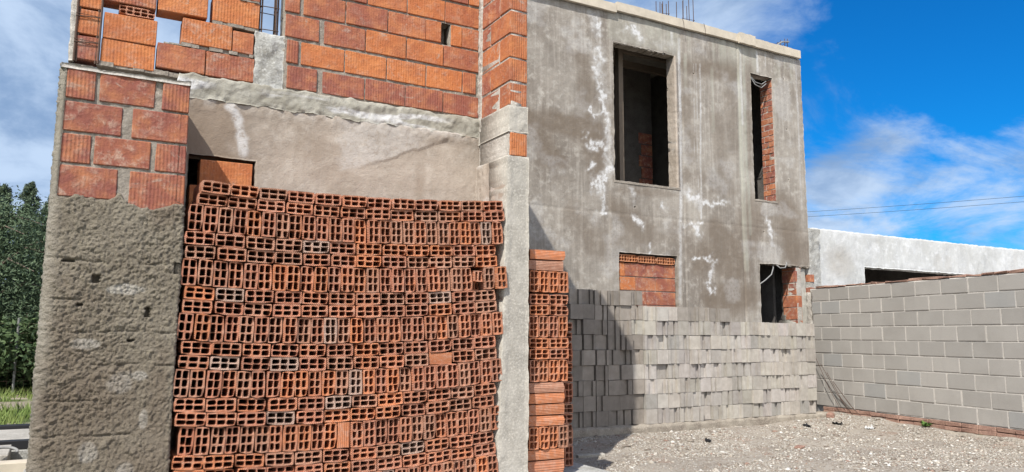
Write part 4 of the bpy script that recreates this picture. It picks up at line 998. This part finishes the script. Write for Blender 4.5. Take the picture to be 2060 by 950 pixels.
def leafmat(name, a, b):
    t = NT(name, .65); t.co = t.tc.outputs['Object']; at = t.n('ShaderNodeAttribute'); at.attribute_name = 'mark'
    sp = t.n('ShaderNodeSeparateColor'); t.L(at.outputs['Color'], sp.inputs[0])
    c = t.mix(sp.outputs[0], a, b); t.b.inputs['Subsurface Weight'].default_value = 0; return t.fin(c)
BARK = m_plain('tree_bark', (.14,.11,.085), .9, 0, .3, 12, .01)
def tree_meshes(h, w, n, leaf, mat, seed, style):
    rg = np.random.default_rng(seed); mb = MB(); ends = []
    mb.tube([(0,0,-.1),(.02*h*rg.normal(),.02*h*rg.normal(),h*.3),(.02*h*rg.normal(),.02*h*rg.normal(),h*.6),(0,0,h*(.84 if style == 'cone' else .72))], [.022*h,.016*h,.009*h,.002*h], 8)
    nb = 70 if style != 'willow' else 34
    for i in range(nb):
        f = (i+.5)/nb; z0 = h*(.10+1.02*f) if style != 'bush' else h*(.04+.7*f)
        env = {'cone': (1-f)**.6*.8+.10, 'willow': math.sin(math.pi*min(1,.18+.8*f))**.7, 'bush': math.sin(math.pi*min(1,.3+.66*f))}[style]
        a = i*2.4+rg.normal()*.3; L_ = w/2*env*rg.uniform(.7,1.1); rise = {'cone':.55,'willow':.35,'bush':.3}[style]*L_
        p0 = np.array([0,0,z0*.82]); p1 = p0+[math.cos(a)*L_*.55, math.sin(a)*L_*.55, rise*.8]; p2 = p0+[math.cos(a)*L_, math.sin(a)*L_, rise*(1 if style != 'willow' else .45)]
        mb.tube([p0,p1,p2], [.012*h*(1-.6*f),.007*h*(1-.6*f),.002*h], 5, caps=False); ends += [(p1,L_*.42),(p2,L_*.34),((p1+p2)/2,L_*.36),((p0+p1)/2,L_*.3)]
    k = len(ends); ci = rg.integers(0, k, n); C_ = np.array([e[0] for e in ends])[ci]; s = np.array([max(e[1], .16*w/3) for e in ends])[ci]
    d = rg.normal(size=(n,3)); d /= np.linalg.norm(d, axis=1)[:,None]; rad = rg.random(n)**.45
    P = C_+d*(s*rad)[:,None]*np.array([1,1,.8 if style != 'willow' else 1.2])
    if style == 'willow': P[:,2] -= .12*h*rg.random(n)**2
    P[:,2] = np.maximum(P[:,2], .05)
    nrm = d*.7+rg.normal(size=(n,3))*.6; nrm[:,2] += .35; nrm /= np.linalg.norm(nrm, axis=1)[:,None]
    t1 = np.cross(nrm, rg.normal(size=(n,3))); t1 /= np.linalg.norm(t1, axis=1)[:,None]; t2 = np.cross(nrm, t1)
    ls = leaf*rg.uniform(.6,1.4,n)[:,None]; t1 = t1*ls; t2 = t2*ls*(.35 if style == 'willow' else .5)
    V = np.stack([P-t1, P-t2*.9, P+t1, P+t2*.9], 1).reshape(-1,3); F = np.arange(4*n).reshape(-1,4)
    tone = np.clip(.5+.22*rg.normal(size=n)+.75*(rg.random(k)[ci]-.5), 0, 1)
    at = np.repeat(np.stack([tone]*3, -1), 4, 0)
    return pymesh('trunk', mb.v, mb.f, BARK, True), quadmesh('crown', V, F, mat, False, at)
M_OL = leafmat('olive_leaf', (.035,.06,.03), (.12,.165,.09)); M_DK = leafmat('dark_leaf', (.025,.05,.018), (.085,.125,.05)); M_PI = leafmat('pine_leaf', (.035,.055,.03), (.10,.13,.075))
TM = {'willow': tree_meshes(4.7, 5.0, 60000, .042, M_OL, 1, 'willow'), 'tall': tree_meshes(7.4, 3.4, 34000, .05, M_PI, 2, 'cone'), 'bush': tree_meshes(2.3, 3.2, 15000, .06, M_DK, 3, 'bush')}
def tree(kind, name, x, y, s, rz, label, grp, sw=1.):
    o = empty(name, (x, y, 0), label, 'tree' if kind != 'bush' else 'shrub', grp); o.scale = (s*sw,s*sw,s); o.rotation_euler = (0,0,rz)
    for nm, me in zip(('trunk','crown'), TM[kind]):
        c_ = bpy.data.objects.new(nm, me); COL.objects.link(c_); c_.parent = o
    return o
tree('willow', 'olive_green_tree', -2.1, 21.4, 1.0, 0, 'bushy olive-green tree behind the fence at the left picture edge', 'trees behind the fence')
tree('willow', 'olive_green_tree', .5, 22.6, .95, 2, 'bushy olive-green tree half hidden by the pillar edge', 'trees behind the fence')
tree('tall', 'tall_dark_tree', -3.6, 28, .92, 1, 'tall dark feathery tree at far left behind the olive-green tree', 'tall trees at the back', .75)
tree('tall', 'tall_dark_tree', -2.35, 29, .86, 3, 'pointed dark feathery tree at the left picture edge, sky showing beside it', 'tall trees at the back', .55)
tree('tall', 'tall_dark_tree', -1.68, 30.5, .92, 5, 'tallest pointed dark tree in the middle of the gap left of the pillar', 'tall trees at the back', .5)
tree('tall', 'tall_dark_tree', -.95, 28, .80, 2, 'tall dark feathery tree nearest the pillar edge', 'tall trees at the back', .6)
tree('tall', 'tall_dark_tree', .8, 30, .95, 2.5, 'tall dark tree just hidden by the rough pillar', 'tall trees at the back')
tree('tall', 'tall_dark_tree', 2.2, 31, 1.0, 4, 'dark tree hidden behind the house wing', 'tall trees at the back')
tree('bush', 'dark_shrub', -2.6, 20.4, 1.0, 0, 'dark shrub at the foot of the olive-green tree, left', 'shrubs along the fence')
tree('bush', 'dark_shrub', -1.0, 20.6, 1.05, 2, 'dark shrub behind the slim fence post', 'shrubs along the fence')
tree('bush', 'dark_shrub', .6, 20.5, .95, 4, 'dark shrub beside the pillar edge', 'shrubs along the fence')
tree('bush', 'dark_shrub', -.2, 24.5, 1.3, 1, 'larger dark shrub deep between the trees', 'shrubs along the fence')
tree('bush', 'dark_shrub', -2.4, 25.5, 1.35, 1, 'larger dark shrub deep behind the left tree', 'shrubs along the fence')

# power line over the neighbour, between two poles
PL = empty('power_line', (40, 40, 0), 'two thin power wires crossing the sky above the white building', 'power line')
pa, pb = np.array([22., 46., 0.]), np.array([46., 12., 0.])
for q in (pa, pb): 
    mb = MB(); mb.tube([q, q+[0,0,9.2]], [.15,.1], 10); mb.tube([q+[-.6,-.5,8.6], q+[.6,.5,8.6]], .06, 6); mb.build('pole', DWOOD, PL)
for dz, off in ((8.62,.5),(8.3,0)):
    mb = MB(); d_ = np.array([.4*off,.5*off,0]); pts = []
    for f in np.linspace(0,1,24): q = pa*(1-f)+pb*f+d_; q[2] = dz-1.2*4*f*(1-f)*.4; pts.append(q)
    mb.tube(pts, .009, 5); mb.build('wire', BLACK, PL)

# ------------------------------------------------------------------ camera
F_, PT, AZ, RO = 1547., R(7.37), R(60.7), R(.28)
f0 = np.array([math.cos(AZ), math.sin(AZ), 0]); r0 = np.array([math.sin(AZ), -math.cos(AZ), 0]); zz = np.array([0,0,1.])
fw = f0*math.cos(PT)+zz*math.sin(PT); u0 = zz*math.cos(PT)-f0*math.sin(PT)
rt = r0*math.cos(RO)+u0*math.sin(RO); upv = u0*math.cos(RO)-r0*math.sin(RO)
from mathutils import Matrix
M = Matrix(((rt[0],upv[0],-fw[0],0),(rt[1],upv[1],-fw[1],0),(rt[2],upv[2],-fw[2],1.3),(0,0,0,1)))
cd = bpy.data.cameras.new('camera'); cam = bpy.data.objects.new('camera', cd); COL.objects.link(cam); cam.matrix_world = M
cd.sensor_width = 36; cd.lens = 36*F_/2060; cd.clip_end = 2000; cd.clip_start = .05
S.camera = cam

# ------------------------------------------------------------------ light
EL = R(48); sd = np.array([-.758*math.cos(EL), -.652*math.cos(EL), math.sin(EL)])
from mathutils import Vector
sl = bpy.data.lights.new('sun', 'SUN'); sl.energy = 4.6; sl.angle = R(.53); sl.color = (1,.955,.88)
so = bpy.data.objects.new('sun', sl); COL.objects.link(so); so.rotation_euler = Vector(sd).to_track_quat('Z', 'Y').to_euler()
W = bpy.data.worlds.new('World'); S.world = W; W.use_nodes = True; nt = W.node_tree; nt.nodes.clear()
N = nt.nodes.new; Lk = nt.links.new
out = N('ShaderNodeOutputWorld'); bg = N('ShaderNodeBackground'); Lk(bg.outputs[0], out.inputs[0]); bg.inputs[1].default_value = .1
sky = N('ShaderNodeTexSky'); sky.sky_type = 'NISHITA'; sky.sun_disc = False; sky.sun_elevation = EL; sky.sun_rotation = math.atan2(sd[0], sd[1]); sky.altitude = 300; sky.air_density = 1.0; sky.dust_density = .3; sky.ozone_density = 2.0
hs = N('ShaderNodeHueSaturation'); hs.inputs['Saturation'].default_value = 1.12; hs.inputs['Value'].default_value = 1.; Lk(sky.outputs[0], hs.inputs['Color'])
tn = N('ShaderNodeMix'); tn.data_type = 'RGBA'; tn.blend_type = 'MULTIPLY'; tn.inputs[0].default_value = 1.; Lk(hs.outputs[0], tn.inputs[6]); tn.inputs[7].default_value = (.04,.60,1.06,1)
tc = N('ShaderNodeTexCoord'); sp = N('ShaderNodeSeparateXYZ'); Lk(tc.outputs['Generated'], sp.inputs[0])
def mth(op, a, b=0., c=0.):
    m = N('ShaderNodeMath'); m.operation = op
    for i, v in enumerate((a, b, c)):
        if isinstance(v, bpy.types.NodeSocket): Lk(v, m.inputs[i])
        else: m.inputs[i].default_value = v
    return m.outputs[0]
def dirdot(px, py):
    d = fw+rt*(px-1030)/F_+upv*(475-py)/F_; d = d/np.linalg.norm(d)
    v = N('ShaderNodeVectorMath'); v.operation = 'DOT_PRODUCT'; Lk(tc.outputs['Generated'], v.inputs[0]); v.inputs[1].default_value = tuple(d); return v.outputs['Value']
def mrg(x, a, b, c=0., d=1.):
    m = N('ShaderNodeMapRange'); m.interpolation_type = 'SMOOTHSTEP'; Lk(x, m.inputs[0])
    for i, v in enumerate((a, b, c, d)): m.inputs[i+1].default_value = v
    return m.outputs[0]
# project on a cloud plane: dir.xy/(dir.z+.12)
den = mth('ADD', mth('MAXIMUM', sp.outputs[2], 0.), .30); cx = mth('DIVIDE', sp.outputs[0], den); cy = mth('DIVIDE', sp.outputs[1], den)
cmb = N('ShaderNodeCombineXYZ'); Lk(cx, cmb.inputs[0]); Lk(cy, cmb.inputs[1]); cmb.inputs[2].default_value = 3.3
def nz(scale, detail, rough, dist=0.):
    n_ = N('ShaderNodeTexNoise'); n_.inputs['Scale'].default_value = scale; n_.inputs['Detail'].default_value = detail; n_.inputs['Roughness'].default_value = rough; n_.inputs['Distortion'].default_value = dist
    Lk(cmb.outputs[0], n_.inputs['Vector']); return n_.outputs['Fac']
base = nz(2.6, 12, .64, .5)
left = mrg(dirdot(-250, 250), .80, .985)        # heavy cloud bank to the left
low = mth('MAXIMUM', mrg(dirdot(1880, 560), .978, .990), mrg(dirdot(2120, 440), .984, .996))
clear = mrg(dirdot(1930, 130), .962, .992)
back = mrg(dirdot(1030, 475), .3, -.5)         # unseen cloud added behind the camera as bright, warm fill light
mid = mth('MAXIMUM', mrg(dirdot(1420, 20), .975, .996), mth('MULTIPLY', mrg(dirdot(1680, 190), .990, .999), .95))          # wisps over the roof
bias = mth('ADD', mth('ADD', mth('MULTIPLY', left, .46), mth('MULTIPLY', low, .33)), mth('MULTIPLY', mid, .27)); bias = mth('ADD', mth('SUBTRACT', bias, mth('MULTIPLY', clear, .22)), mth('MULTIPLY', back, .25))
dens = mth('MULTIPLY', mrg(mth('ADD', base, bias), .52, .84), .95)
shade = mrg(nz(2.4, 8, .6, .4), .36, .60)
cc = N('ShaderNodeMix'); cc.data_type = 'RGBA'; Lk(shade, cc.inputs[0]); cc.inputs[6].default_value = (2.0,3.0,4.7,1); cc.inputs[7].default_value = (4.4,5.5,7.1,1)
cb = N('ShaderNodeVectorMath'); cb.operation = 'SCALE'; Lk(cc.outputs[2], cb.inputs[0]); Lk(mth('ADD', mth('MULTIPLY', back, 1.5), 1.), cb.inputs['Scale'])  # makes the added fill cloud brighter than the visible ones
mx = N('ShaderNodeMix'); mx.data_type = 'RGBA'; Lk(dens, mx.inputs[0]); Lk(tn.outputs[2], mx.inputs[6]); wm = N('ShaderNodeMix'); wm.data_type = 'RGBA'; wm.blend_type = 'MULTIPLY'; Lk(back, wm.inputs[0]); Lk(cb.outputs[0], wm.inputs[6]); wm.inputs[7].default_value = (1.38,1.04,.76,1)  # warm tint for the unseen fill cloud
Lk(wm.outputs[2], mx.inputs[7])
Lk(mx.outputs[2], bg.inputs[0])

S.view_settings.view_transform = 'Standard'; S.view_settings.look = 'None'; S.view_settings.exposure = .43; S.view_settings.gamma = 1
S.render.engine = 'CYCLES'; S.cycles.max_bounces = 6
S.render.resolution_x = 1024; S.render.resolution_y = 472
